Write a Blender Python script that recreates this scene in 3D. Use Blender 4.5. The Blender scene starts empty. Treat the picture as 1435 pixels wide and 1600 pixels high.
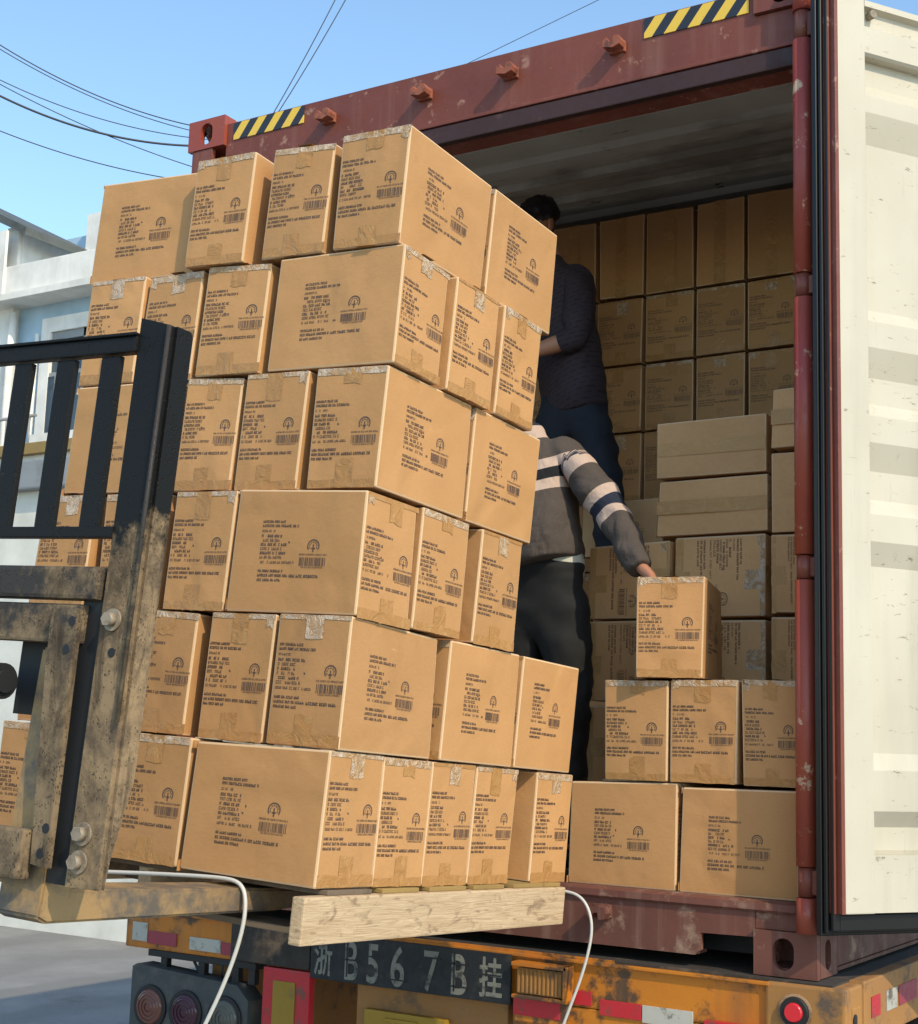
import bpy, bmesh, math, random
from mathutils import Vector, Matrix, noise
C = bpy.context.scene.collection
R = math.radians
PI = math.pi

# ------------------------------------------------------------ camera
cam = bpy.data.cameras.new('camera'); co = bpy.data.objects.new('camera', cam); C.objects.link(co)
bpy.context.scene.camera = co
cam.sensor_fit = 'VERTICAL'; cam.sensor_height = 36; cam.lens = 36*2317.1/1600
cam.clip_start = .05; cam.clip_end = 2000
pitch, yaw, roll = .154492863, .565228697, .0308502901
cy, sy, cp, sp = math.cos(yaw), math.sin(yaw), math.cos(pitch), math.sin(pitch)
f = Vector((-sy*cp, cy*cp, sp)); rt = Vector((cy, sy, 0)); up = rt.cross(f)
X = math.cos(roll)*rt + math.sin(roll)*up; Y = -math.sin(roll)*rt + math.cos(roll)*up
m = Matrix.Identity(4)
for i in range(3):
    m[i][0] = X[i]; m[i][1] = Y[i]; m[i][2] = -f[i]; m[i][3] = (3.78062655, -3.96160193, .592979575)[i]
co.matrix_world = m

# ------------------------------------------------------------ light
SUN_EL, SUN_AZ = 39, 25           # elevation; azimuth of the sun measured from +x towards -y
sdir = Vector((math.cos(R(SUN_EL))*math.cos(R(-SUN_AZ)), math.cos(R(SUN_EL))*math.sin(R(-SUN_AZ)), math.sin(R(SUN_EL))))
w = bpy.data.worlds.new('World'); bpy.context.scene.world = w; w.use_nodes = True
nt = w.node_tree; bg = nt.nodes['Background']
sky = nt.nodes.new('ShaderNodeTexSky'); sky.sky_type = 'NISHITA'; sky.sun_disc = False
sky.sun_elevation = R(SUN_EL); sky.sun_rotation = math.atan2(sdir.x, sdir.y)
sky.air_density = 1.0; sky.dust_density = .6; sky.ozone_density = 1.0
tint = nt.nodes.new('ShaderNodeMix'); tint.data_type = 'RGBA'; tint.blend_type = 'MULTIPLY'; tint.inputs[0].default_value = 1
tint.inputs[7].default_value = (.91, 1.012, 1.0, 1); nt.links.new(sky.outputs[0], tint.inputs[6]); nt.links.new(tint.outputs[2], bg.inputs[0]); bg.inputs[1].default_value = .15
sl = bpy.data.lights.new('sun', 'SUN'); sl.energy = 2.0; sl.angle = R(.6); sl.color = (1, .85, .62)
so = bpy.data.objects.new('sun', sl); C.objects.link(so)
so.rotation_euler = sdir.to_track_quat('Z', 'Y').to_euler()
vs = bpy.context.scene.view_settings
vs.view_transform = 'Standard'; vs.look = 'None'; vs.exposure = .90; vs.gamma = 1
bpy.context.scene.cycles.max_bounces = 8
bpy.context.scene.cycles.diffuse_bounces = 5

# ------------------------------------------------------------ materials
def mat(name, col, rough=.6, metal=0, coat=0):
    m = bpy.data.materials.new(name); m.use_nodes = True
    b = m.node_tree.nodes['Principled BSDF']
    b.inputs['Base Color'].default_value = (*col, 1); b.inputs['Roughness'].default_value = rough
    b.inputs['Metallic'].default_value = metal; b.inputs['Coat Weight'].default_value = coat
    return m
class N:
    """small node helper"""
    def __init__(s, m): s.m = m; s.t = m.node_tree; s.b = s.t.nodes['Principled BSDF']; s.tc = s.t.nodes.new('ShaderNodeTexCoord')
    def new(s, k, **kw):
        n = s.t.nodes.new(k)
        for a, v in kw.items(): setattr(n, a, v)
        return n
    def L(s, a, b): s.t.links.new(a, b)
    def mapping(s, scale=(1, 1, 1), rot=(0, 0, 0), rnd=False):
        mp = s.new('ShaderNodeMapping'); mp.inputs['Scale'].default_value = scale; mp.inputs['Rotation'].default_value = rot
        s.L(s.tc.outputs['Object'], mp.inputs[0])
        if rnd:
            oi = s.new('ShaderNodeObjectInfo'); mu = s.new('ShaderNodeMath', operation='MULTIPLY'); mu.inputs[1].default_value = 37
            s.L(oi.outputs['Random'], mu.inputs[0]); s.L(mu.outputs[0], mp.inputs['Location'])
        return mp.outputs[0]
    def noise(s, scale, detail=4, rough=.55, vec=None, dist=0):
        n = s.new('ShaderNodeTexNoise'); n.inputs['Scale'].default_value = scale; n.inputs['Detail'].default_value = detail
        n.inputs['Roughness'].default_value = rough; n.inputs['Distortion'].default_value = dist
        s.L(vec or s.tc.outputs['Object'], n.inputs['Vector']); return n.outputs['Fac']
    def ramp(s, fac, stops):
        r = s.new('ShaderNodeValToRGB'); e = r.color_ramp.elements
        while len(e) < len(stops): e.new(.5)
        for i, (p, c) in enumerate(stops):
            e[i].position = p; e[i].color = (c, c, c, 1) if not hasattr(c, '__len__') else (*c, 1)
        s.L(fac, r.inputs[0]); return r.outputs[0]
    def mix(s, fac, a, b, mode='MIX'):
        n = s.new('ShaderNodeMix', data_type='RGBA', blend_type=mode)
        for sock, v in ((n.inputs[0], fac), (n.inputs[6], a), (n.inputs[7], b)):
            if isinstance(v, (int, float)): sock.default_value = v
            elif isinstance(v, tuple): sock.default_value = (*v, 1)
            else: s.L(v, sock)
        return n.outputs[2]
    def col(s, c): s.L(c, s.b.inputs['Base Color'])
    def bump(s, h, strength=.3, dist=.005):
        n = s.new('ShaderNodeBump'); n.inputs['Strength'].default_value = strength; n.inputs['Distance'].default_value = dist
        s.L(h, n.inputs['Height']); s.L(n.outputs[0], s.b.inputs['Normal'])
    def rough(s, v): s.L(v, s.b.inputs['Roughness'])

def worn(name, base, spots, rough=.55, scale=8, lo=.55, hi=.68, bump=.25, streak=None, base2=None, metal=0):
    m = mat(name, base, rough, metal); n = N(m)
    c = n.mix(n.ramp(n.noise(2.2, 5), [(.3, 0.), (.7, 1.)]), base, base2 or tuple(v*.72 for v in base))
    c = n.mix(n.ramp(n.noise(scale, 8, .7), [(lo, 0.), (hi, 1.)]), c, spots)
    if streak:
        c = n.mix(n.ramp(n.noise(1, 6, .6, n.mapping((14, 14, .9))), [(.52, 0.), (.75, .7)]), c, streak)
    n.col(c); h = n.noise(scale*2.2, 6, .7); n.bump(h, bump, .004)
    n.rough(n.ramp(h, [(.3, rough-.12), (.7, min(1., rough+.2))]))
    return m

def cardboard(name, base, light):
    m = mat(name, base, .78); n = N(m)
    v = n.mapping((1, 1, 1), rnd=True)
    c = n.mix(n.ramp(n.noise(3.2, 3, .5, v), [(.35, 0.), (.7, 1.)]), base, light)
    c = n.mix(n.ramp(n.noise(60, 3, .6, n.mapping((1, 1, 6), rnd=True)), [(.35, 0.), (.7, .22)]), c, tuple(x*.72 for x in base))
    c = n.mix(n.ramp(n.noise(7, 6, .7, v), [(.63, 0.), (.8, .45)]), c, tuple(x*.6 for x in base))
    oi = n.new('ShaderNodeObjectInfo'); hs = n.new('ShaderNodeHueSaturation')
    mr = n.new('ShaderNodeMapRange'); mr.inputs['To Min'].default_value = .86; mr.inputs['To Max'].default_value = 1.07
    n.L(oi.outputs['Random'], mr.inputs[0]); n.L(mr.outputs[0], hs.inputs['Value']); n.L(c, hs.inputs['Color'])
    n.col(hs.outputs[0])
    c2 = n.mix(n.ramp(n.noise(1, 8, .75, n.mapping((4, 4, 30), (.3, .5, .2), rnd=True), 1), [(.69, 0.), (.72, .5)]), hs.outputs[0], tuple(min(1, x*1.5) for x in light)); n.col(c2)
    h = n.mix(.06, n.noise(3.2, 2, .5, v, .5), n.noise(30, 4, .6, v)); n.bump(h, .55, .045)
    return m

M = {}
M['card'] = cardboard('kraft_cardboard', (.462, .237, .086), (.515, .268, .104))
M['card_pale'] = cardboard('pale_kraft_cardboard', (.61, .335, .142), (.665, .375, .165))
M['cardedge'] = mat('kraft_pale_edge', (.62, .42, .24), .75)  # lighter kraft on the bevelled edges
M['ink'] = mat('dark_printing_ink', (.085, .055, .045), .7)
M['inkfaint'] = mat('faint_printing_ink', (.17, .095, .055), .75)
m = mat('packing_tape', (.40, .235, .105), .22); n = N(m); n.b.inputs['Specular IOR Level'].default_value = .28
v = n.mapping((1, 1, 1), rnd=True)
n.bump(n.noise(16, 5, .65, v, 1.2), .55, .012); n.rough(n.ramp(n.noise(9, 3, .5, v), [(.35, .25), (.65, .5)]))
n.col(n.mix(n.ramp(n.noise(22, 4, .6, v, 1.5), [(.52, 0.), (.72, 1.)]), (.40, .205, .072), (.47, .265, .105))); M['tape'] = m
m2_ = m.copy(); m2_.name = 'pale_packing_tape'; M['tape_pale'] = m2_
for nd in m2_.node_tree.nodes:
    if nd.type == 'MIX': nd.inputs[6].default_value = (.50, .285, .115, 1); nd.inputs[7].default_value = (.56, .34, .15, 1)
m = mat('clear_tape_glints', (.62, .47, .36), .16); n = N(m)
v = n.mapping((1, 1, 1), rnd=True)
n.bump(n.noise(22, 6, .7, v, 2), .8, .015)
n.col(n.mix(n.ramp(n.noise(30, 5, .7, v, 2), [(.45, 0.), (.62, 1.)]), (.47, .285, .135), (.60, .48, .37))); M['clear'] = m  # pale patches put the film's white glints into the colour

M['maroon'] = worn('maroon_container_paint', (.20, .048, .027), (.34, .17, .12), .5, 16, .60, .66, .3, streak=(.24, .10, .07), base2=(.13, .03, .018))
M['maroon_bright'] = worn('bright_maroon_paint', (.30, .062, .030), (.50, .34, .22), .42, 15, .62, .655, .3, base2=(.27, .04, .032))
M['maroon_dusty'] = worn('dusty_maroon_paint', (.16, .055, .038), (.30, .20, .14), .6, 9, .56, .68, .3, streak=(.26, .16, .12), base2=(.09, .032, .022))
M['rust'] = worn('rusty_dusty_steel', (.30, .17, .09), (.10, .05, .03), .75, 12, .5, .66, .5, base2=(.42, .28, .17))
m = mat('dirty_inner_paint', (.33, .33, .29), .7); n = N(m)
c = n.mix(n.ramp(n.noise(2.5, 5), [(.3, 0.), (.7, 1.)]), (.52, .515, .47), (.36, .35, .31))
c = n.mix(n.ramp(n.noise(1, 6, .7, n.mapping((.8, 2.2, 1))), [(.50, 0.), (.64, .75)]), c, (.15, .13, .105))
c = n.mix(n.ramp(n.noise(1, 8, .75, n.mapping((3.0, 9, 3)), .6), [(.62, 0.), (.66, 1.)]), c, (.07, .042, .03)); n.col(c); M['inner'] = m
m = mat('cream_door_paint', (.80, .75, .58), .5); n = N(m)
c = n.mix(n.ramp(n.noise(1.5, 4), [(.35, 0.), (.7, 1.)]), (.54, .497, .40), (.45, .405, .315))
c = n.mix(n.ramp(n.noise(4, 9, .75, n.mapping((1, 1, 2.4)), .8), [(.62, 0.), (.68, .8)]), c, (.36, .30, .20))
c = n.mix(n.ramp(n.noise(1.2, 5, .6, n.mapping((5, 5, .5))), [(.50, 0.), (.75, .55)]), c, (.36, .335, .26))
c = n.mix(n.ramp(n.noise(13, 10, .8, n.mapping((1, 1, 3))), [(.605, 0.), (.64, .9)]), c, (.17, .115, .08))
c = n.mix(n.ramp(n.noise(1, 9, .8, n.mapping((30, 30, 2), (.0, .0, .3))), [(.60, 0.), (.66, .5)]), c, (.30, .27, .22))
n.col(c); n.bump(n.noise(14, 6, .7), .15, .004); M['cream'] = m
M['rubber'] = mat('black_rubber_gasket', (.009, .009, .010), .38); M['rubber'].node_tree.nodes['Principled BSDF'].inputs['Specular IOR Level'].default_value = .3
M['rustmaroon'] = worn('rusty_maroon_steel', (.24, .065, .035), (.12, .04, .025), .6, 22, .5, .62, .4, base2=(.33, .10, .05))
M['header_shade'] = worn('header_shade_paint', (.045, .015, .014), (.08, .04, .035), .6, 12, .6, .7, .2)  # near-black maroon: shade on the lower header put into the colour
M['black'] = mat('matt_black', (.01, .01, .011), .6)
m = mat('hazard_stripes', (.8, .5, .02), .45); n = N(m)
wv = n.new('ShaderNodeSeparateXYZ'); n.L(n.tc.outputs['Object'], wv.inputs[0])
a = n.new('ShaderNodeMath', operation='MULTIPLY_ADD'); n.L(wv.outputs[0], a.inputs[0]); a.inputs[1].default_value = 12.5
b_ = n.new('ShaderNodeMath', operation='MULTIPLY'); n.L(wv.outputs[2], b_.inputs[0]); b_.inputs[1].default_value = -9.5; n.L(b_.outputs[0], a.inputs[2])
fr = n.new('ShaderNodeMath', operation='FRACT'); n.L(a.outputs[0], fr.inputs[0])
c = n.mix(n.ramp(fr.outputs[0], [(.49, 0.), (.51, 1.)]), (.78, .50, .06), (.018, .022, .035))
c = n.mix(n.ramp(n.noise(30, 8, .8), [(.64, 0.), (.68, 1.)]), c, (.25, .08, .06)); n.col(c); M['hazard'] = m

M['orange'] = worn('orange_chassis_paint', (.56, .195, .008), (.085, .045, .022), .5, 6, .52, .60, .45, streak=(.24, .10, .03), base2=(.42, .13, .01))
M['orange_dirty'] = worn('dirty_orange_paint', (.25, .12, .045), (.10, .07, .05), .7, 8, .52, .66, .4, base2=(.36, .17, .04))
M['grime'] = worn('grimy_steel', (.040, .032, .026), (.13, .09, .06), .8, 10, .55, .7, .5)
M['red'] = worn('red_reflector', (.48, .02, .025), (.16, .06, .045), .35, 16, .52, .62, .15, base2=(.45, .015, .03))
M['redfade'] = worn('faded_red_reflector', (.33, .035, .06), (.2, .08, .07), .4, 20, .64, .7, .15)
M['white'] = worn('scuffed_white_paint', (.50, .48, .42), (.12, .10, .08), .5, 16, .52, .62, .2)
M['yellow'] = worn('scuffed_yellow_plate', (.34, .20, .012), (.2, .12, .03), .5, 16, .6, .7, .2)
M['board'] = worn('black_number_board', (.010, .012, .016), (.06, .05, .04), .6, 12, .55, .75, .2)
M['stencil'] = worn('stencil_paint_grey', (.22, .22, .19), (.035, .035, .035), .7, 24, .48, .62, .1)
M['lamp_red'] = mat('red_lamp_lens', (.30, .03, .035), .15); M['lamp_dark'] = mat('dark_lamp_lens', (.06, .022, .035), .15)
M['lamp_amber'] = mat('dusty_amber_lens', (.15, .06, .045), .2); M['lamp_clear'] = mat('dusty_clear_lens', (.10, .10, .085), .2)
M['lampbox'] = worn('dark_plastic_lamp_box', (.05, .058, .06), (.10, .09, .08), .55, 10, .5, .7, .15)
M['deepred'] = mat('bright_red_lens', (.62, .02, .03), .18, coat=.5)

# forklift paint: mud cakes the lower part (height along the load frame's own axis)
def muddy(name, paint, z0, z1, mud=(.29, .20, .112), mud2=(.115, .083, .055)):
    m = mat(name, paint, .45); n = N(m)
    s = n.new('ShaderNodeSeparateXYZ'); n.L(n.tc.outputs['Object'], s.inputs[0])
    mr = n.new('ShaderNodeMapRange'); mr.inputs['From Min'].default_value = z0; mr.inputs['From Max'].default_value = z1
    mr.inputs['To Min'].default_value = .42; mr.inputs['To Max'].default_value = -.34; n.L(s.outputs[2], mr.inputs[0])
    ad = n.new('ShaderNodeMath', operation='ADD'); n.L(n.noise(9, 9, .72), ad.inputs[0]); n.L(mr.outputs[0], ad.inputs[1])
    fac = n.ramp(ad.outputs[0], [(.46, 0.), (.60, 1.)])
    mc = n.mix(n.ramp(n.noise(11, 8, .75), [(.36, 0.), (.56, 1.)]), mud2, mud)
    pc = n.mix(n.ramp(n.noise(20, 8, .7), [(.66, 0.), (.75, .5)]), paint, (.18, .17, .15))
    vo = n.new('ShaderNodeTexVoronoi'); vo.inputs['Scale'].default_value = 170; n.L(n.mapping((1, 1, .8)), vo.inputs['Vector'])
    pit = n.ramp(n.mix(.62, vo.outputs['Distance'], n.noise(30, 8, .75)), [(.30, 0.), (.42, 1.)])
    mc = n.mix(n.ramp(n.noise(1, 7, .7, n.mapping((22, 16, 5)), .8), [(.48, 0.), (.62, .75)]), mc, tuple(x*.5 for x in mud2))
    mc = n.mix(pit, tuple(x*.7 for x in mud2), mc)
    n.col(n.mix(fac, pc, mc)); n.rough(n.ramp(fac, [(0., .5), (1., .95)])); n.b.inputs['Specular IOR Level'].default_value = .18
    n.bump(pit, .5, .004); return m
M['fl_black'] = muddy('black_mast_paint', (.008, .008, .008), .45, .80)
M['fl_bar'] = muddy('black_bar_paint', (.009, .009, .009), .0, .55)
M['fl_mud'] = muddy('muddy_steel', (.04, .034, .03), .02, .95, (.235, .168, .10), (.08, .06, .043))
M['fork'] = worn('muddy_fork_steel', (.15, .11, .075), (.33, .205, .085), .6, 6, .42, .56, .5, base2=(.10, .085, .07))
M['bolt'] = worn('dusty_bolt_steel', (.30, .24, .17), (.12, .085, .05), .5, 30, .5, .7, .3)
m = mat('rough_pallet_wood', (.62, .47, .31), .8); n = N(m)
g = n.noise(6, 7, .65, n.mapping((1, 7, 16)), 1.5)
c = n.mix(n.ramp(g, [(.35, 0.), (.65, 1.)]), (.58, .43, .27), (.42, .29, .165))
c = n.mix(n.ramp(n.noise(7, 5, .6, n.mapping((1, 2, 2.5)), 2.5), [(.56, 0.), (.68, .8)]), c, (.22, .14, .08))
n.col(c); n.bump(g, .5, .006); M['wood'] = m
M['shadewood'] = worn('shaded_pallet_wood', (.17, .125, .085), (.09, .065, .045), .85, 9, .5, .7, .3)  # darkened wood: the shade under the carton stack is in the colour
M['slat'] = worn('yellow_pallet_slat', (.34, .22, .07), (.30, .19, .07), .7, 12, .55, .7, .3)
M['rope'] = mat('white_nylon_strap', (.56, .54, .50), .6)
M['wire'] = mat('black_cable', (.03, .035, .045), .6)
M['concrete'] = worn('pale_concrete_ground', (.33, .325, .32), (.25, .245, .24), .9, 1.6, .5, .7, .3, base2=(.28, .277, .273))
n = N(M['concrete']); wv = n.new('ShaderNodeTexWave'); wv.inputs['Scale'].default_value = .35; wv.inputs['Distortion'].default_value = 9; wv.inputs['Detail'].default_value = 5; n.L(n.tc.outputs['Object'], wv.inputs['Vector'])
c = n.mix(n.ramp(wv.outputs['Fac'], [(.3, 0.), (.8, .5)]), n.mix(n.ramp(n.noise(1.4, 7, .7), [(.35, 0.), (.7, 1.)]), (.255, .248, .238), (.19, .184, .176)), (.15, .145, .138))
c = n.mix(n.ramp(n.noise(.7, 12, .85), [(.60, 0.), (.63, .7)]), c, (.13, .125, .12)); n.col(c); n.bump(n.noise(14, 9, .75), .5, .02)
M['bluewall'] = worn('pale_blue_wall_paint', (.42, .58, .72), (.36, .49, .60), .85, 2, .6, .8, .05)
M['whitewall'] = worn('weathered_white_wall', (.86, .84, .79), (.60, .57, .50), .85, 1.1, .55, .75, .05, streak=(.66, .62, .55))
M['creamwall'] = worn('cream_boundary_wall', (.80, .77, .68), (.62, .57, .48), .85, 1.3, .58, .8, .05)
M['greymetal'] = worn('grey_metal_sheet', (.30, .31, .32), (.16, .15, .14), .5, 3, .55, .75, .1)
M['darkmetal'] = worn('dark_weathered_sheet', (.11, .12, .11), (.05, .05, .045), .6, 3, .5, .7, .1)
M['bluesheet'] = mat('blue_plastic_sheet', (.02, .08, .36), .4)
M['glass'] = mat('window_glass', (.05, .07, .09), .08)
M['tyre'] = worn('dusty_tyre_rubber', (.03, .028, .026), (.11, .09, .07), .85, 8, .5, .7, .4)
M['skin'] = mat('skin', (.42, .19, .11), .5); M['skin'].node_tree.nodes['Principled BSDF'].inputs['Subsurface Weight'].default_value = .1
M['hair'] = mat('black_hair', (.012, .010, .012), .45)
M['shirt_white'] = mat('pale_grey_undershirt', (.48, .47, .40), .85)
def cloth(name, col, col2, scale=9, rough=.85):
    m = mat(name, col, rough); n = N(m)
    n.col(n.mix(n.ramp(n.noise(scale, 5, .6), [(.4, 0.), (.65, 1.)]), col, col2))
    n.bump(n.noise(1, 3, .5, n.mapping((4, 4, 2.6)), .6), .6, .07); return m
M['trouser_black'] = cloth('black_trouser_cloth', (.004, .004, .004), (.007, .007, .007), 4)
M['trouser_navy'] = cloth('navy_trouser_cloth', (.007, .010, .018), (.012, .016, .026))
m = cloth('dark_plaid_shirt', (.030, .020, .032), (.05, .032, .045)); M['plaid'] = m; n = N(m)
br = n.new('ShaderNodeTexBrick'); br.inputs['Scale'].default_value = 14; br.inputs['Mortar Size'].default_value = .09
br.inputs['Color1'].default_value = (.014, .009, .015, 1); br.inputs['Color2'].default_value = (.026, .016, .024, 1); br.inputs['Mortar'].default_value = (.034, .022, .028, 1)
n.L(n.mapping((1, 1, 1), (R(90), 0, R(20))), br.inputs['Vector']); n.col(br.outputs[0])
M['shoe'] = mat('dark_shoe', (.03, .027, .025), .6)
# knitted sweater: bands follow the garment through a stored 'along' length
m = mat('striped_knit', (.09, .07, .06), .9); n = N(m)
at = n.new('ShaderNodeAttribute', attribute_name='along')
G, P, K, V = (.072, .056, .047), (.50, .37, .30), (.006, .007, .010), (.012, .018, .036)
r = n.new('ShaderNodeValToRGB'); r.color_ramp.interpolation = 'CONSTANT'
stops = [(0, G), (.20, P), (.235, K), (.27, P), (.305, G), (.39, P), (.44, V), (.50, P), (.515, V),
         (.56, V), (.60, P), (.65, G), (.745, P), (.78, V), (.825, P), (.86, G)]
e = r.color_ramp.elements
while len(e) < len(stops): e.new(.5)
for i, (p_, c_) in enumerate(stops): e[i].position = p_; e[i].color = (*c_, 1)
n.L(at.outputs['Fac'], r.inputs[0]); n.col(r.outputs[0])
n.bump(n.mix(.04, n.noise(1, 3, .5, n.mapping((6, 6, 5)), .6), n.noise(160, 2)), .7, .06); M['knit'] = m

# ------------------------------------------------------------ mesh helpers
def link(name, bm, mats, parent=None, smooth=False, loc=None):
    me = bpy.data.meshes.new(name); bm.normal_update(); bm.to_mesh(me); bm.free()
    for x in (mats if isinstance(mats, (list, tuple)) else [mats]): me.materials.append(M[x] if isinstance(x, str) else x)
    if smooth:
        for p in me.polygons: p.use_smooth = True
    o = bpy.data.objects.new(name, me); C.objects.link(o)
    if parent: o.parent = parent
    if loc: o.location = loc
    return o
def tag(o, label=None, cat=None, group=None, kind=None):
    if label: o['label'] = label
    if cat: o['category'] = cat
    if group: o['group'] = group
    if kind: o['kind'] = kind
    return o
def thing(name, label, cat, loc=(0, 0, 0), group=None, mw=None):
    o = bpy.data.objects.new(name, None); C.objects.link(o); o.empty_display_size = .1
    if mw is not None: o.matrix_world = mw
    else: o.location = loc
    return tag(o, label, cat, group)
def box(bm, x0, x1, y0, y1, z0, z1, mi=0, bev=0):
    vs_ = [bm.verts.new((x, y, z)) for x in (x0, x1) for y in (y0, y1) for z in (z0, z1)]
    fs = []
    for q in ((0, 1, 3, 2), (4, 6, 7, 5), (0, 4, 5, 1), (2, 3, 7, 6), (0, 2, 6, 4), (1, 5, 7, 3)):
        fc = bm.faces.new([vs_[i] for i in q]); fc.material_index = mi; fs.append(fc)
    if bev:
        es = list({e for fc in fs for e in fc.edges})
        bmesh.ops.bevel(bm, geom=es, offset=bev, segments=2, profile=.6, affect='EDGES')
    return vs_
def nbox(*a, mi=0, bev=.003):
    bm = bmesh.new(); box(bm, *a, mi=mi, bev=bev); return bm
def prism(bm, pts, ax, a0, a1, mi=0):
    """extrude a closed 2-D outline along axis ax (0,1,2) from a0 to a1; pts in the two other axes in order"""
    def P(p, a):
        v = [0, 0, 0]; k = [i for i in range(3) if i != ax]; v[k[0]] = p[0]; v[k[1]] = p[1]; v[ax] = a; return v
    A = [bm.verts.new(P(p, a0)) for p in pts]; B = [bm.verts.new(P(p, a1)) for p in pts]
    fs = [bm.faces.new(A), bm.faces.new(B[::-1])]
    for i in range(len(pts)):
        j = (i+1) % len(pts); fs.append(bm.faces.new((A[j], A[i], B[i], B[j])))
    for fc in fs: fc.material_index = mi
    bmesh.ops.recalc_face_normals(bm, faces=fs); return fs
def cyl(bm, p0, p1, r0, r1=None, seg=20, mi=0, cap=True):
    p0, p1 = Vector(p0), Vector(p1); r1 = r0 if r1 is None else r1
    d = (p1-p0).normalized(); q = d.to_track_quat('Z', 'Y')
    A = []; B = []
    for i in range(seg):
        a = 2*PI*i/seg; v = q @ Vector((math.cos(a), math.sin(a), 0))
        A.append(bm.verts.new(p0+v*r0)); B.append(bm.verts.new(p1+v*r1))
    for i in range(seg):
        j = (i+1) % seg; fc = bm.faces.new((A[i], A[j], B[j], B[i])); fc.material_index = mi; fc.smooth = True
    if cap:
        bm.faces.new(A[::-1]).material_index = mi; bm.faces.new(B).material_index = mi
def tube(name, pts, r, ma, parent=None, res=6):
    cu = bpy.data.curves.new(name, 'CURVE'); cu.dimensions = '3D'; cu.bevel_depth = r; cu.bevel_resolution = 3; cu.resolution_u = res
    s = cu.splines.new('NURBS'); s.points.add(len(pts)-1); s.use_endpoint_u = True; s.order_u = min(4, len(pts))
    for i, p in enumerate(pts): s.points[i].co = (*p, 1)
    tmp = bpy.data.objects.new(name, cu); C.objects.link(tmp)
    me = bpy.data.meshes.new_from_object(tmp.evaluated_get(bpy.context.evaluated_depsgraph_get()))
    C.objects.unlink(tmp); bpy.data.objects.remove(tmp)
    me.materials.clear(); me.materials.append(M[ma])
    for p in me.polygons: p.use_smooth = True
    o = bpy.data.objects.new(name, me); C.objects.link(o)
    if parent: o.parent = parent
    return o

# ------------------------------------------------------------ setting: ground
bm = bmesh.new(); S = 220
vs_ = [bm.verts.new((x, y, -1.28)) for x, y in ((-S, -60), (60, -60), (60, S), (-S, S))]; bm.faces.new(vs_)
tag(link('ground', bm, 'concrete'), kind='structure')

# ------------------------------------------------------------ shipping container (2.438 x 2.896), rear frame in the plane y=0
Wc, Hc, Lc = 2.438, 2.896, 6.058
ct = thing('shipping_container', 'open maroon shipping container with cream inner walls, loaded with cartons on an orange trailer', 'container', (0, 0, 0))
# header rail
bm = bmesh.new()
prism(bm, [(.012, 2.862), (.012, 2.665), (.035, 2.640), (.035, 2.60), (.10, 2.585), (.13, 2.60), (.13, 2.862)], 0, .178, 2.26)
prism(bm, [(.012, 2.775), (.012, 2.665), (.035, 2.640), (.035, 2.60), (.10, 2.585), (.13, 2.60), (.13, 2.775)], 0, 2.26, 2.384)
link('header_rail', bm, 'maroon', ct)
bm = bmesh.new(); box(bm, .179, 2.383, .004, .034, 2.592, 2.652, bev=.004); link('header_shade_band', bm, 'header_shade', ct)  # dark strip painted as the shade under the header lip
bm = bmesh.new(); box(bm, .19, 2.38, .0, .012, 2.655, 2.668, bev=.003); link('header_lip', bm, 'maroon', ct)
# corner castings with oval holes
def casting(x0, z0, mirror):
    bm = bmesh.new(); w_, d_, h_ = .178, .162, .118
    def plate(ax, a, th, u0, u1, v0, v1, cu, cv, ru, rv):
        """plate with an oval hole, thickness th, in plane normal to ax at a"""
        n_ = 28; inn = []; out = []
        for i in range(n_):
            t = 2*PI*i/n_; c_, s_ = math.cos(t), math.sin(t)
            if ru < rv: pu, pv = cu+ru*c_, cv+ru*s_+(rv-ru)*(1 if s_ >= 0 else -1)
            else: pu, pv = cu+rv*c_+(ru-rv)*(1 if c_ >= 0 else -1), cv+rv*s_
            inn.append((pu, pv))
            k = max(abs(c_), abs(s_)); ou = cu+c_/k*9; ov = cv+s_/k*9
            out.append((min(max(cu+c_/k*(u1-u0), u0), u1), min(max(cv+s_/k*(v1-v0), v0), v1)))
        def P(p, o_):
            v = [0, 0, 0]; k = [i for i in range(3) if i != ax]; v[k[0]] = p[0]; v[k[1]] = p[1]; v[ax] = a+o_; return bm.verts.new(v)
        Ao = [P(p, 0) for p in out]; Ai = [P(p, 0) for p in inn]; Bo = [P(p, th) for p in out]; Bi = [P(p, th) for p in inn]
        fs = []
        for i in range(n_):
            j = (i+1) % n_
            for q in ((Ao[i], Ao[j], Ai[j], Ai[i]), (Bo[i], Bi[i], Bi[j], Bo[j]), (Ai[i], Ai[j], Bi[j], Bi[i]), (Ao[i], Bo[i], Bo[j], Ao[j])): fs.append(bm.faces.new(q))
        bmesh.ops.recalc_face_normals(bm, faces=fs)
    t = .022
    plate(1, -.004, t, x0, x0+w_, z0, z0+h_, x0+(w_/2 if not mirror else w_*.47), z0+h_*.5, .030, .042)
    sx = x0+w_-t if mirror else x0
    plate(0, sx, t, t, d_, z0+.001, z0+h_-.001, d_*.52, z0+h_*.5, .024, .040)
    ix = x0 if mirror else x0+w_-t
    box(bm, ix, ix+t, t-.003, d_, z0+.001, z0+h_-.001)
    box(bm, x0+.003, x0+w_-.003, t-.003, d_, z0+.003, z0+.02); box(bm, x0+.003, x0+w_-.003, t-.003, d_, z0+h_-.02, z0+h_-.003)
    box(bm, x0+.01, x0+w_-.01, d_, d_+.012, z0+.002, z0+h_-.002)
    return bm
link('corner_casting', casting(0, Hc-.118, False), 'maroon_bright', ct)
link('corner_casting', casting(Wc-.178, Hc-.118, True), 'maroon', ct)
link('corner_casting', casting(0, 0, False), 'maroon_dusty', ct)
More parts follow.
